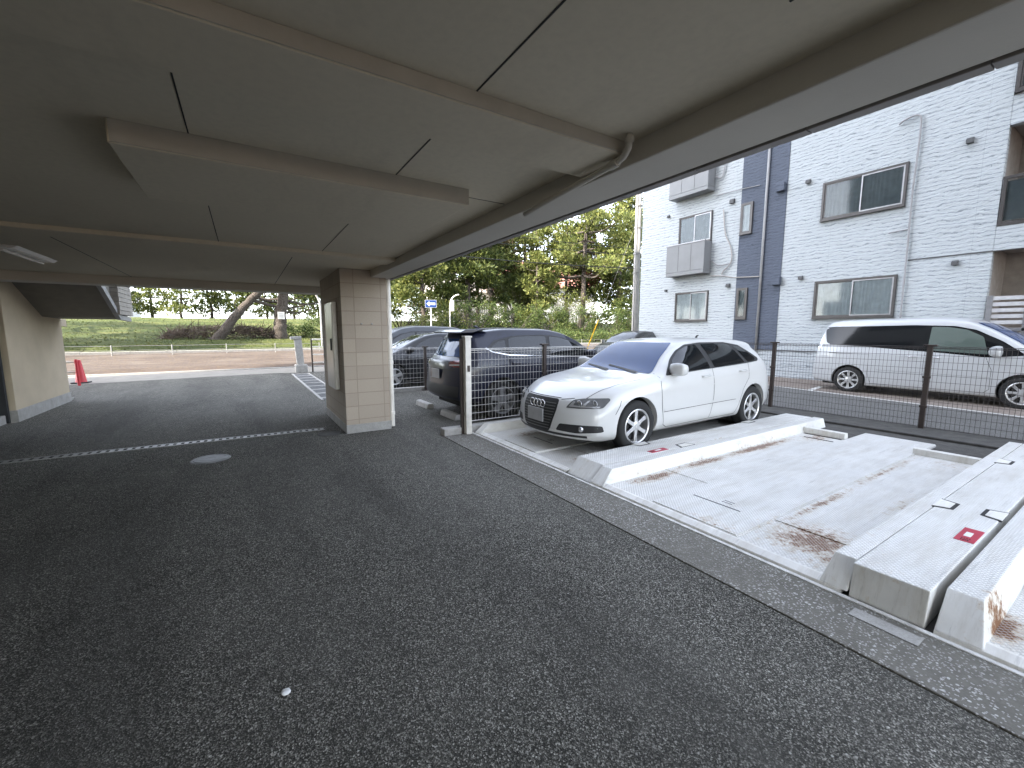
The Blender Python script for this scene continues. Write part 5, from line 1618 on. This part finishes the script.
# ------------------------------------------------------------------ trees
def foliage_mesh(pads, rng, per, size, flat=0.5, needle=True):
    m = MB()
    bm = m.bm
    for (c, r) in pads:
        n = int(per * (r / 1.0) ** 1.6)
        for i in range(max(6, n)):
            d = Vector((rng.gauss(0, 1), rng.gauss(0, 1), rng.gauss(0, 1)))
            if d.length < 1e-3: continue
            d.normalize()
            rr = r * rng.random() ** 0.45
            p = Vector(c) + Vector((d.x * rr, d.y * rr, d.z * rr * flat))
            s = size * rng.uniform(0.6, 1.4)
            if needle:
                # a tuft: three blades fanning upward and outward
                up = (d * 0.8 + Vector((rng.uniform(-.5, .5), rng.uniform(-.5, .5), rng.uniform(0.1, 0.9)))).normalized()
                for q in range(2):
                    side = up.cross(Vector((rng.uniform(-1, 1), rng.uniform(-1, 1), rng.uniform(-1, 1)))).normalized()
                    tip = p + up * s + side * s * 0.4
                    v = [bm.verts.new(p - side * s * 0.34), bm.verts.new(p + side * s * 0.34), bm.verts.new(tip + side * s * 0.22), bm.verts.new(tip - side * s * 0.12)]
                    bm.faces.new(v)
            else:
                a = Vector((rng.uniform(-1, 1), rng.uniform(-1, 1), rng.uniform(-1, 1))).normalized()
                b = a.cross(Vector((rng.uniform(-1, 1), rng.uniform(-1, 1), rng.uniform(-1, 1)))).normalized()
                v = [bm.verts.new(p - a * s * 0.5), bm.verts.new(p + b * s * 0.3), bm.verts.new(p + a * s * 0.5), bm.verts.new(p - b * s * 0.3)]
                bm.faces.new(v)
    return m

def pine(seed, label, loc, h, trunk_pts, tr, pads, mat='needle', group=None, per=110, size=0.22, flat=0.45, branches=True, name='pine_tree'):
    rng = random.Random(seed)
    t = thing(name, label, 'tree', loc, 0, group)
    tp = smooth_pts([Vector(p) for p in trunk_pts], 6)
    tp = [p + Vector((rng.uniform(-1, 1), rng.uniform(-1, 1), 0)) * tr * 0.12 for p in tp]
    n = len(tp)
    m = MB()
    m.tube(tp, [tr * (1.25 if i == 0 else 1.0) * (1 - 0.75 * i / n) for i in range(n)], 12)
    tk = m.build('trunk', 'bark', t, smooth=True)
    if branches:
        m = MB()
        for (c, r) in pads:
            c = Vector(c)
            # nearest lower point on the trunk
            best = min(tp, key=lambda p: (p - c).length + (2.0 if p.z > c.z - 0.15 else 0))
            mid = best.lerp(c, 0.5) + Vector((rng.uniform(-.2, .2), rng.uniform(-.2, .2), -0.12 * (c - best).length))
            L_ = (c - best).length
            r0 = min(tr * 0.42, 0.03 + L_ * 0.022)
            m.tube(smooth_pts([best, mid, c], 4), [r0 * (1 - 0.8 * k / 8) for k in range(9)], 6)
        m.build('branches', 'bark', t, smooth=True)
    foliage_mesh(pads, rng, per, size, flat).build('crown', mat, t, recalc=False)
    return t

def auto_pads(rng, h, spread, z0, n, r=(0.6, 1.2), lean=(0, 0)):
    pads = []
    for i in range(n):
        u = (i + rng.random()) / n
        z = z0 + (h - z0) * u
        k = spread * (1.0 - 0.55 * u ** 2) * rng.uniform(0.25, 1.0)
        a = rng.uniform(0, 2 * PI)
        pads.append(((k * math.cos(a) + lean[0] * z / h, k * math.sin(a) + lean[1] * z / h, z), rng.uniform(*r) * (1.1 - 0.35 * u)))
    return pads

# the two near pines beyond the road: one leaning right, one thick with a white sign
rng = random.Random(11)
bx, by = -1.28, 27.3
pads = [((5.0 + rng.uniform(-2.5, 4.5), rng.uniform(-2, 2.5), 4.6 + rng.uniform(-0.6, 2.6)), rng.uniform(0.7, 1.3)) for i in range(26)]
pads += [((4.6, 1.4, 2.7), 0.8), ((5.4, 1.2, 2.4), 0.8), ((1.5, 1.2, 2.5), 0.6), ((0.9, 1.4, 2.1), 0.6), ((6.6, 1.0, 2.3), 0.9)]
pine(12, 'pine with a peeling trunk leaning strongly to the right over the lawn', (bx, by, bank_z(bx, by) - 0.1), 7,
     [(0, 0, 0), (0.55, 0, 0.75), (1.3, 0.1, 1.75), (2.2, 0.0, 2.7), (3.3, 0, 3.5), (4.8, 0, 4.3), (6.2, 0, 5.2)], 0.27, pads, 'needle', per=170, size=0.15)
bx, by = 1.75, 27.6
pads = auto_pads(rng, 9, 3.6, 4.4, 26, (0.8, 1.4))
pads += [((2.2, 0.6, 2.0), 0.7), ((3.0, 0.5, 2.5), 0.8), ((-1.6, 1.0, 2.9), 0.7)]
pine(14, 'pine with a thick upright trunk bearing a small white notice', (bx, by, bank_z(bx, by) - 0.1), 9,
     [(0, 0, 0), (0.02, 0, 0.7), (0.1, 0, 1.5), (0.32, 0, 2.8), (0.6, 0, 4.4), (0.5, 0.2, 6.5), (0.6, 0.2, 8.5)], 0.40, pads, 'needle', per=150, size=0.16)
m = MB(); m.box(1.66, 2.0, 27.13, 27.15, 2.22, 2.62, 0.004, None); nb = m.build('notice_board', 'sign_white'); 
tag(nb, 'small white notice fixed to the thick pine trunk', 'notice')
m = MB()
for z in (2.33, 2.40, 2.50):
    m.box(1.72, 1.93, 27.124, 27.128, z, z + 0.025)
m.build('text_line', 'pipe_grey', nb)
# brush heap on the lawn: cut branches lying behind the leaning pine
rng = random.Random(21)
m = MB()
for i in range(1500):
    u = rng.random()
    x = -3.6 + 5.4 * u
    env = (math.sin(PI * min(1, max(0, u))) ** 0.5) * 0.6 + 0.08
    y = 27.9 + rng.uniform(-0.6, 0.8)
    z = bank_z(x, y) + env * rng.random() ** 0.7
    d = Vector((rng.gauss(0.5, 0.7), rng.gauss(0, 0.5), rng.gauss(0.12, 0.4))).normalized() * rng.uniform(0.15, 0.6)
    sdir = d.cross(Vector((rng.uniform(-1, 1), 1, rng.uniform(-1, 1)))).normalized() * rng.uniform(0.008, 0.03)
    p = Vector((x, y, z))
    m.bm.faces.new([m.bm.verts.new(q) for q in (p - sdir, p + sdir, p + d + sdir * 0.3, p + d - sdir * 0.3)])
tag(m.build('brush_heap', 'dead_branch', recalc=False), 'long low heap of cut brown branches on the lawn by the leaning pine', 'brush heap')

for i, (x, y, h) in enumerate([(-9.5, 27.0, 8.0), (-13.0, 31.5, 9.0), (-10.5, 24.8, 7.0)]):  # out-of-view pines, added to throw shade across the lawn
    rg = random.Random(300 + i)
    pine(300 + i, ['pine beyond the stair edge at the far left, nearest the road', 'pine beyond the stair edge at the far left, highest on the lawn', 'pine beyond the stair edge at the far left, closest to the cone'][i], (x, y, bank_z(x, y) - 0.1), h,
         [(0, 0, 0), (0.1, 0, h * 0.3), (-0.2, 0.1, h * 0.7), (0, 0, h)], 0.28, auto_pads(rg, h, 3.2, 3.4, 24, (0.8, 1.4)), 'needle', per=110, size=0.2)

# far row of round-headed young pines beyond the mound
base = None
rng = random.Random(31)
spots = [(-12.6, 52, 1.0), (-9.4, 50, 0.92), (-7.0, 51, 1.05), (-4.7, 49, 0.9), (-2.6, 51, 1.1), (-0.3, 50, 1.0), (2.2, 52, 0.95), (4.6, 50, 1.1), (7.2, 52, 1.0), (-15.8, 53, 1.1), (10.2, 52, 1.0)]
desc = ['far young pine by the tiled stair edge', 'second far young pine from the stair edge', 'far young pine, light green, third from the stair edge', 'fourth far young pine from the stair edge, low headed', 'far young pine midway along the row', 'far young pine left of the leaning trunk', 'far young pine behind the leaning trunk', 'far young pine between the leaning trunk and the thick trunk', 'far young pine behind the thick trunk', 'far young pine hidden mostly by the stair', 'far young pine beside the pillar']
protos = []
for k in range(3):
    r2 = random.Random(40 + k)
    pd = auto_pads(r2, 5.2, 2.3, 0.7, 22, (0.6, 1.1))
    protos.append((r2, pd))
first = {}
for i, ((x, y, s), lb) in enumerate(zip(spots, desc)):
    k = i % 3
    z = bank_z(x, y) - 0.1
    if k not in first:
        r2, pd = protos[k]
        t = pine(50 + k, lb, (x, y, z), 5, [(0, 0, 0), (0.1, 0, 1.2), (-0.1, 0.1, 2.6), (0.05, 0, 4.6)], 0.14, pd, ['needle_light', 'needle', 'needle_light'][k], group='row of far pines beyond the lawn', per=110, size=0.17)
        first[k] = t
    else:
        t = copy_tree(first[k])
        t.location = (x, y, z)
        t['label'] = lb
    t.rotation_euler = (0, 0, rng.uniform(0, 6))
    t.scale = (s, s, s)

# the large pines over the cars, right of the pillar
def big(seed, label, x, y, h, spread, z0, n, mat, lean=(0, 0), tr=0.25, r=(0.9, 1.6), per=150, size=0.19, curve_=0.0):
    rg = random.Random(seed)
    pd = auto_pads(rg, h, spread, z0, n, r, lean)
    z = bank_z(x, y) - 0.1
    return pine(seed, label, (x, y, z), h, [(0, 0, 0), (0.1 + curve_, 0, h * 0.15), (curve_ * 0.4 + lean[0] * 0.3, lean[1] * 0.3, h * 0.4), (lean[0] * 0.8 - curve_ * 0.5, lean[1] * 0.8, h * 0.75), (lean[0], lean[1], h)], tr, pd, mat, per=per, size=size)
big(61, 'bright yellow-green pine behind the blue arrow sign', 12.3, 33, 8.5, 3.6, 1.6, 34, 'needle_light')
big(62, 'tall dark pine right of the blue arrow sign', 16.4, 33, 9.5, 3.2, 2.2, 34, 'needle', tr=0.3)
big(63, 'pine with a reddish sunlit trunk above the navy car roof', 20.3, 36, 10.5, 3.2, 3.6, 32, 'needle', tr=0.34)
big(64, 'pine with a dark crooked trunk left of the utility pole', 26.6, 30.5, 13.5, 4.6, 5.6, 44, 'needle_light', lean=(1.4, 0), tr=0.3, curve_=0.5)
big(65, 'dense dark green tree between the crooked pine and the utility pole', 31.5, 30, 9.5, 3.2, 1.2, 34, 'needle', tr=0.25)
big(66, 'tall pine crown rising over the red roof', 27, 40, 16, 5.5, 7.5, 40, 'needle', tr=0.35, r=(1.1, 1.9))
big(67, 'leafy pine crown beside the top of the utility pole', 34.5, 33, 15, 4.5, 5, 44, 'needle_light', tr=0.32, r=(1.1, 1.8))
big(68, 'slender pine behind the pale roof of the silver car', 10.6, 38, 9, 3.0, 2.5, 24, 'needle')
big(69, 'pale pine low behind the navy car bonnet', 22.6, 31.5, 6.5, 2.2, 0.9, 22, 'needle_light', r=(0.7, 1.1))
big(70, 'far pine crown closing the gap over the navy car', 17.5, 42, 13, 4.2, 4, 34, 'needle')
big(71, 'reddish-brown autumn tree among the pines before the red roof', 21.5, 41, 11, 3.2, 4, 24, 'needle_brown')
big(72, 'tree with reddish leaves beside the utility pole', 33.0, 37, 11, 3.0, 4, 20, 'leaf_red')
big(73, 'broad pine in front of the red roofed house', 25.0, 35, 9.5, 3.4, 2.0, 34, 'needle_light', tr=0.25)
big(74, 'pine beside the gable of the red roofed house', 30.5, 37, 11, 3.4, 3.0, 34, 'needle', tr=0.25)
big(75, 'tall far pine rising behind the dark pine', 22.5, 46, 15, 4.5, 5.0, 34, 'needle', tr=0.3, r=(1.1, 1.9))
big(76, 'thin brownish tree in the gap over the navy car windscreen', 23.4, 38.5, 9, 2.4, 2.5, 24, 'needle_brown', tr=0.2)
# shrubs along the foot of the trees
def shrub(seed, label, x, y, r, h, mat='leaf_bush', group=None):
    rg = random.Random(seed)
    pd = [((rg.uniform(-r, r), rg.uniform(-r * .6, r * .6), rg.uniform(0.25, h)), rg.uniform(0.35, 0.6)) for i in range(int(16 * r * max(1, h / 1.8)))]
    t = thing('shrub', label, 'shrub', (x, y, bank_z(x, y) - 0.05), 0, group)
    m = MB()
    for (c, q) in pd[::2]:
        m.tube([(c[0] * 0.2, c[1] * 0.2, 0), (c[0] * 0.6, c[1] * 0.6, c[2] * 0.6), c], [0.03, 0.02, 0.008], 5)
    m.build('stems', 'bark', t, smooth=True)
    foliage_mesh(pd, rg, 260, 0.11, 0.8, needle=False).build('crown', mat, t, recalc=False)
for i, (x, y, r, h, lb, mt) in enumerate([(11.6, 28.5, 2.0, 1.6, 'bush below the blue arrow sign', 'needle_light'), (14.6, 28.8, 2.2, 2.6, 'bush behind the curved street lamp', 'leaf_bush'), (18.0, 28.6, 2.2, 2.4, 'bush over the tail of the navy car', 'leaf_bush'),
                                      (21.2, 28.2, 2.1, 2.5, 'bush over the middle of the navy car roof', 'leaf_bush'), (24.4, 27.8, 2.2, 2.4, 'bush over the navy car windscreen', 'leaf_bush'), (27.4, 26.6, 2.0, 2.3, 'bush just left of the yellow guy guard', 'leaf_bush'), (30.0, 26.3, 2.2, 3.2, 'dark bush beside the foot of the utility pole', 'leaf_bush'), (25.6, 30.6, 2.0, 4.0, 'pale bush in front of the crooked pine', 'needle_light'),
                                      (22.0, 33.5, 2.4, 4.2, 'tall bush between the pines over the navy car', 'needle'), (16.0, 35.0, 2.4, 3.8, 'tall bush behind the dark pine', 'needle_light'), (11.0, 34.5, 2.4, 2.6, 'bush on the lawn rim beside the downpipe', 'leaf_bush'), (32.5, 29.0, 2.2, 4.6, 'tall bush hard by the utility pole', 'needle'),
                                      (19.5, 24.9, 2.2, 0.7, 'low clipped shrub on the bank above the navy car bonnet', 'leaf_bush'), (23.2, 24.7, 2.4, 0.7, 'low clipped shrub on the bank by the yellow guy guard', 'leaf_bush'), (2.9, 28.6, 0.9, 0.6, 'low bush at the foot of the thick pine', 'leaf_bush'), (4.9, 30.5, 1.6, 1.4, 'dark bush between the thick pine and the pillar', 'leaf_bush')]):
    shrub(80 + i, lb, x, y, r, h, mt)

# ------------------------------------------------------------------ street furniture and far houses
t = thing('one_way_sign', 'blue rectangular sign with a white arrow pointing left on a pale pole', 'traffic sign', (9.32, 23.6, bank_z(9.32, 23.6)), world=True)
z = bank_z(9.32, 23.6)
m = MB(); m.tube([(9.32, 23.6, z - 0.1), (9.32, 23.6, 3.32)], 0.038, 12); m.build('pole', 'sign_white', t, smooth=True, angle=40)
n_ = Vector((-0.36, -0.93, 0)).normalized(); u_ = Vector((0.93, -0.36, 0)).normalized()
def signm(mb_poly, a, b):
    m = MB()
    t2 = bmesh.new()
    va = [t2.verts.new(Vector((9.32, 23.6, 3.13)) + u_ * p + Vector((0, 0, q)) + n_ * a) for p, q in mb_poly]
    vb = [t2.verts.new(Vector((9.32, 23.6, 3.13)) + u_ * p + Vector((0, 0, q)) + n_ * b) for p, q in mb_poly]
    t2.faces.new(va); t2.faces.new(vb[::-1])
    k = len(va)
    for i in range(k):
        t2.faces.new((va[i], va[(i + 1) % k], vb[(i + 1) % k], vb[i]))
    bmesh.ops.recalc_face_normals(t2, faces=t2.faces[:])
    m.add(t2)
    return m
sp_ = signm(round_poly([(-0.33, -0.22), (0.33, -0.22), (0.33, 0.22), (-0.33, 0.22)], 0.03), 0.045, 0.05).build('sign_plate', 'sign_white', t)
signm(round_poly([(-0.315, -0.205), (0.315, -0.205), (0.315, 0.205), (-0.315, 0.205)], 0.03), 0.0505, 0.053).build('blue_field', 'sign_blue', sp_)
signm([(-0.25, 0), (-0.08, 0.15), (-0.08, 0.065), (0.25, 0.065), (0.25, -0.065), (-0.08, -0.065), (-0.08, -0.15)], 0.0535, 0.056).build('arrow', 'sign_white', sp_)
t = thing('street_lamp', 'pale lamp post with a curved top near the blue arrow sign', 'street lamp', (10.6, 23.8, bank_z(10.6, 23.8)), world=True)
z = bank_z(10.6, 23.8)
m = MB(); m.tube(smooth_pts([(10.6, 23.8, z - 0.1), (10.6, 23.8, 2.4), (10.62, 23.78, 3.1), (10.72, 23.72, 3.5), (10.95, 23.6, 3.7), (11.1, 23.52, 3.72)], 6), 0.04, 10); m.build('pole', 'post_white', t, smooth=True)
m = MB(); m.tube([(10.72, 23.72, 3.4), (10.74, 23.7, 2.75)], [0.13, 0.1], 12); m.build('lamp_head', 'post_white', t, smooth=True, angle=40)
# utility pole, wires and guy
t = thing('utility_pole', 'concrete utility pole standing at the left end of the flats', 'utility pole', (16.25, 14.4, 0), world=True)
m = MB(); m.tube([(16.25, 14.4, -0.1), (16.2, 14.42, 12)], [0.17, 0.12], 16); m.build('pole', 'pole_concrete', t, smooth=True, angle=40)
m = MB()
for k in range(14):
    zz = 2.2 + k * 0.45
    m.tube([(16.25 + 0.2 * (-1) ** k, 14.4, zz), (16.25, 14.4, zz)], 0.012, 6)
m.build('step_bolt', 'galv', t)
m = MB()
for zz in (4.3, 5.2, 6.4, 7.4):
    m.lathe([(0.178, zz), (0.185, zz + 0.01), (0.185, zz + 0.05), (0.178, zz + 0.06)], (16.22, 14.41, 0), 'z', 16)
m.build('pole_band', 'galv', t)
m = MB(); m.tube([(16.02, 14.3, 1.0), (16.0, 14.32, 8)], 0.025, 8); m.build('riser_pipe', 'pipe_grey', t, smooth=True)
def wire(label, a, b, sag, r=0.014, mat='cable_black'):
    a, b = Vector(a), Vector(b)
    m = MB()
    m.tube([a.lerp(b, k / 20) + Vector((0, 0, -sag * 4 * (k / 20) * (1 - k / 20))) for k in range(21)], r, 5)
    return tag(m.build('overhead_wire', mat, smooth=True), label, 'wire', 'overhead wires from the utility pole')
wire('upper overhead wire running left from the utility pole', (16.2, 14.4, 5.45), (-4, 22, 7.6), 0.35)
wire('second overhead wire running left from the utility pole', (16.2, 14.4, 5.15), (-4, 22, 7.2), 0.4)
wire('lowest overhead wire running left from the utility pole', (16.2, 14.4, 4.55), (-4, 22.3, 6.4), 0.45, 0.02)
t = thing('guy_wire', 'slanted guy wire with a yellow guard on its lower end', 'guy wire', (18.4, 20.3, 0.2), world=True)
a = Vector((16.25, 14.4, 6.9)); b = Vector((18.5, 20.4, 0.2))
m = MB(); m.tube([a, b], 0.012, 6); m.build('cable', 'galv', t)
m = MB(); m.tube([b, b.lerp(a, 0.30)], 0.035, 8); m.build('guard', 'guard_yellow', t, smooth=True, angle=40)
# houses beyond the trees
def house(label, x, y, wx, wy, h, rh, wall, roof, z0=None, rz=0.0, nwin=4):
    z0 = bank_z(x, y) - 0.3 if z0 is None else z0
    t = thing('house', label, 'house', (x, y, z0), rz)
    m = MB(); m.box(-wx / 2, wx / 2, -wy / 2, wy / 2, 0, h); m.build('wall', wall, t)
    m = MB(); m.prism([(-wy / 2 - 0.6, h), (wy / 2 + 0.6, h), (0, h + rh)], 'x', -wx / 2 - 0.5, wx / 2 + 0.5); m.build('roof', roof, t)
    for i in range(nwin):
        for k in range(max(1, int(h // 3))):
            xx = -wx / 2 + (i + 0.5) * wx / nwin
            m = MB(); m.box(xx - 0.6, xx + 0.6, -wy / 2 - 0.06, -wy / 2 - 0.003, 0.9 + 2.9 * k, 2.2 + 2.9 * k, 0.02); m.build('window', 'window_frame', t)
    return t
house('white house with a red roof half hidden behind the pines', 41, 56, 15, 9, 5.8, 4.5, 'house_white', 'roof_red', rz=R(-14))
house('pale house behind the trees over the navy car', 30, 64, 9, 8, 5.4, 2.6, 'house_white', 'tile_roof')
house('low white house beyond the lawn at the far left', -17, 78, 9, 7, 3.0, 1.8, 'house_white', 'tile_roof')
# white picket fence among the trees
t = thing('picket_fence', 'white paling fence between the tree trunks', 'fence', (25, 47, bank_z(25, 47)), world=True)
m = MB()
for i in range(40):
    x = 22 + i * 0.3
    m.box(x, x + 0.16, 47, 47.04, bank_z(25, 47) - 0.1, bank_z(25, 47) + 1.7, 0.01)
m.build('pale', 'house_white', t)
m = MB(); m.box(22, 34, 47.045, 47.1, bank_z(25, 47) + 1.2, bank_z(25, 47) + 1.3); m.build('rail', 'house_white', t)
# traffic cone and red barrier by the far left wall
t = thing('traffic_cone', 'orange red traffic cone standing on the pavement by the far wall', 'traffic cone', (-4.17, 17.3, 0.0))
m = MB(); m.box(-0.19, 0.19, -0.19, 0.19, 0.0, 0.035, 0.01); m.build('base', 'cone_black', t)
m = MB(); m.lathe([(0.135, 0.034), (0.125, 0.06), (0.045, 0.66), (0.04, 0.68), (0.0, 0.69)], (0, 0, 0), 'z', 28); m.build('cone', 'cone_red', t, smooth=True, angle=50)
t = thing('barrier_rail', 'low pale barrier rail ending in a red post beside the cone', 'barrier', (-4.36, 16.5, 0.0))
m = MB(); m.tube([(0.35, -0.05, 0), (0.33, -0.02, 0.74)], 0.034, 10); m.build('post', 'cone_red', t, smooth=True, angle=40)
m = MB(); m.tube([(0.33, -0.02, 0.66), (-0.9, 0.3, 0.68)], 0.02, 8); m.build('rail', 'pipe_white', t, smooth=True)
m = MB(); m.tube([(0.33, -0.02, 0.38), (-0.9, 0.3, 0.4)], 0.02, 8); m.build('rail', 'pipe_white', t, smooth=True)
# stone gate post and short railing beyond the pillar
t = thing('gate_post', 'weathered pale stone gate post at the end of the drive', 'post', (1.72, 17.4, 0.0))
m = MB(); m.box(-0.12, 0.12, -0.12, 0.12, 0, 1.24, 0.012, Matrix.Rotation(R(-3), 4, 'Y')); m.build('shaft', 'kerb_stone', t)
m = MB(); m.box(-0.24, 0.12, -0.16, 0.16, 1.24, 1.34, 0.014, Matrix.Rotation(R(-3), 4, 'Y')); m.build('cap', 'kerb_stone', t)
m = MB(); m.box(-0.2, 0.2, -0.2, 0.2, 0, 0.3, 0.02); m.build('base', 'kerb_stone', t)
t = thing('pipe_railing', 'short pipe railing between the stone gate post and the pillar', 'railing', (2.4, 17.6, 0.0))
for x in (-0.28, 0.9):
    m = MB(); m.tube([(x, -0.1, 0), (x, -0.1, 1.25)], 0.028, 8); m.build('post', 'fence_brown', t, smooth=True, angle=40)
m = MB()
for z in (0.35, 0.65, 0.95, 1.22):
    m.tube([(-0.28, -0.1, z), (0.9, -0.1, z)], 0.02 if z < 1.2 else 0.03, 8)
m.build('rail', 'pipe_white', t, smooth=True, angle=40)
t = thing('bare_pole', 'thin pale pole with a curved arm beyond the pillar edge', 'pole', (3.5, 24.5, bank_z(3.5, 24.5)))
m = MB(); m.tube(smooth_pts([(0, 0, -0.1), (0, 0, 1.8), (-0.05, 0, 2.4), (-0.35, 0, 2.85), (-0.8, 0, 2.95)], 5), 0.05, 8); m.build('pole', 'kerb_stone', t, smooth=True)
# low park fence wire along the bank
t = thing('park_fence', 'low park fence of thin posts and wire along the pinkish bank', 'fence', (0, 22.6, bank_z(0, 22.6)), world=True)
for i in range(26):
    x = -14 + i * 1.9
    m = MB()
    m.tube([(x, 22.7, bank_z(x, 22.7) - 0.05), (x, 22.7, bank_z(x, 22.7) + 0.42)], 0.022, 6)
    m.build('fence_post', 'galv', t)
for dz in (0.2, 0.38):
    m = MB(); m.tube([(-14 + i * 0.95, 22.7, bank_z(-14 + i * 0.95, 22.7) + dz) for i in range(51)], 0.008, 5); m.build('wire', 'galv', t, smooth=True)

for o in bpy.data.objects:
    if 'worldparts' in o:
        del o['worldparts']
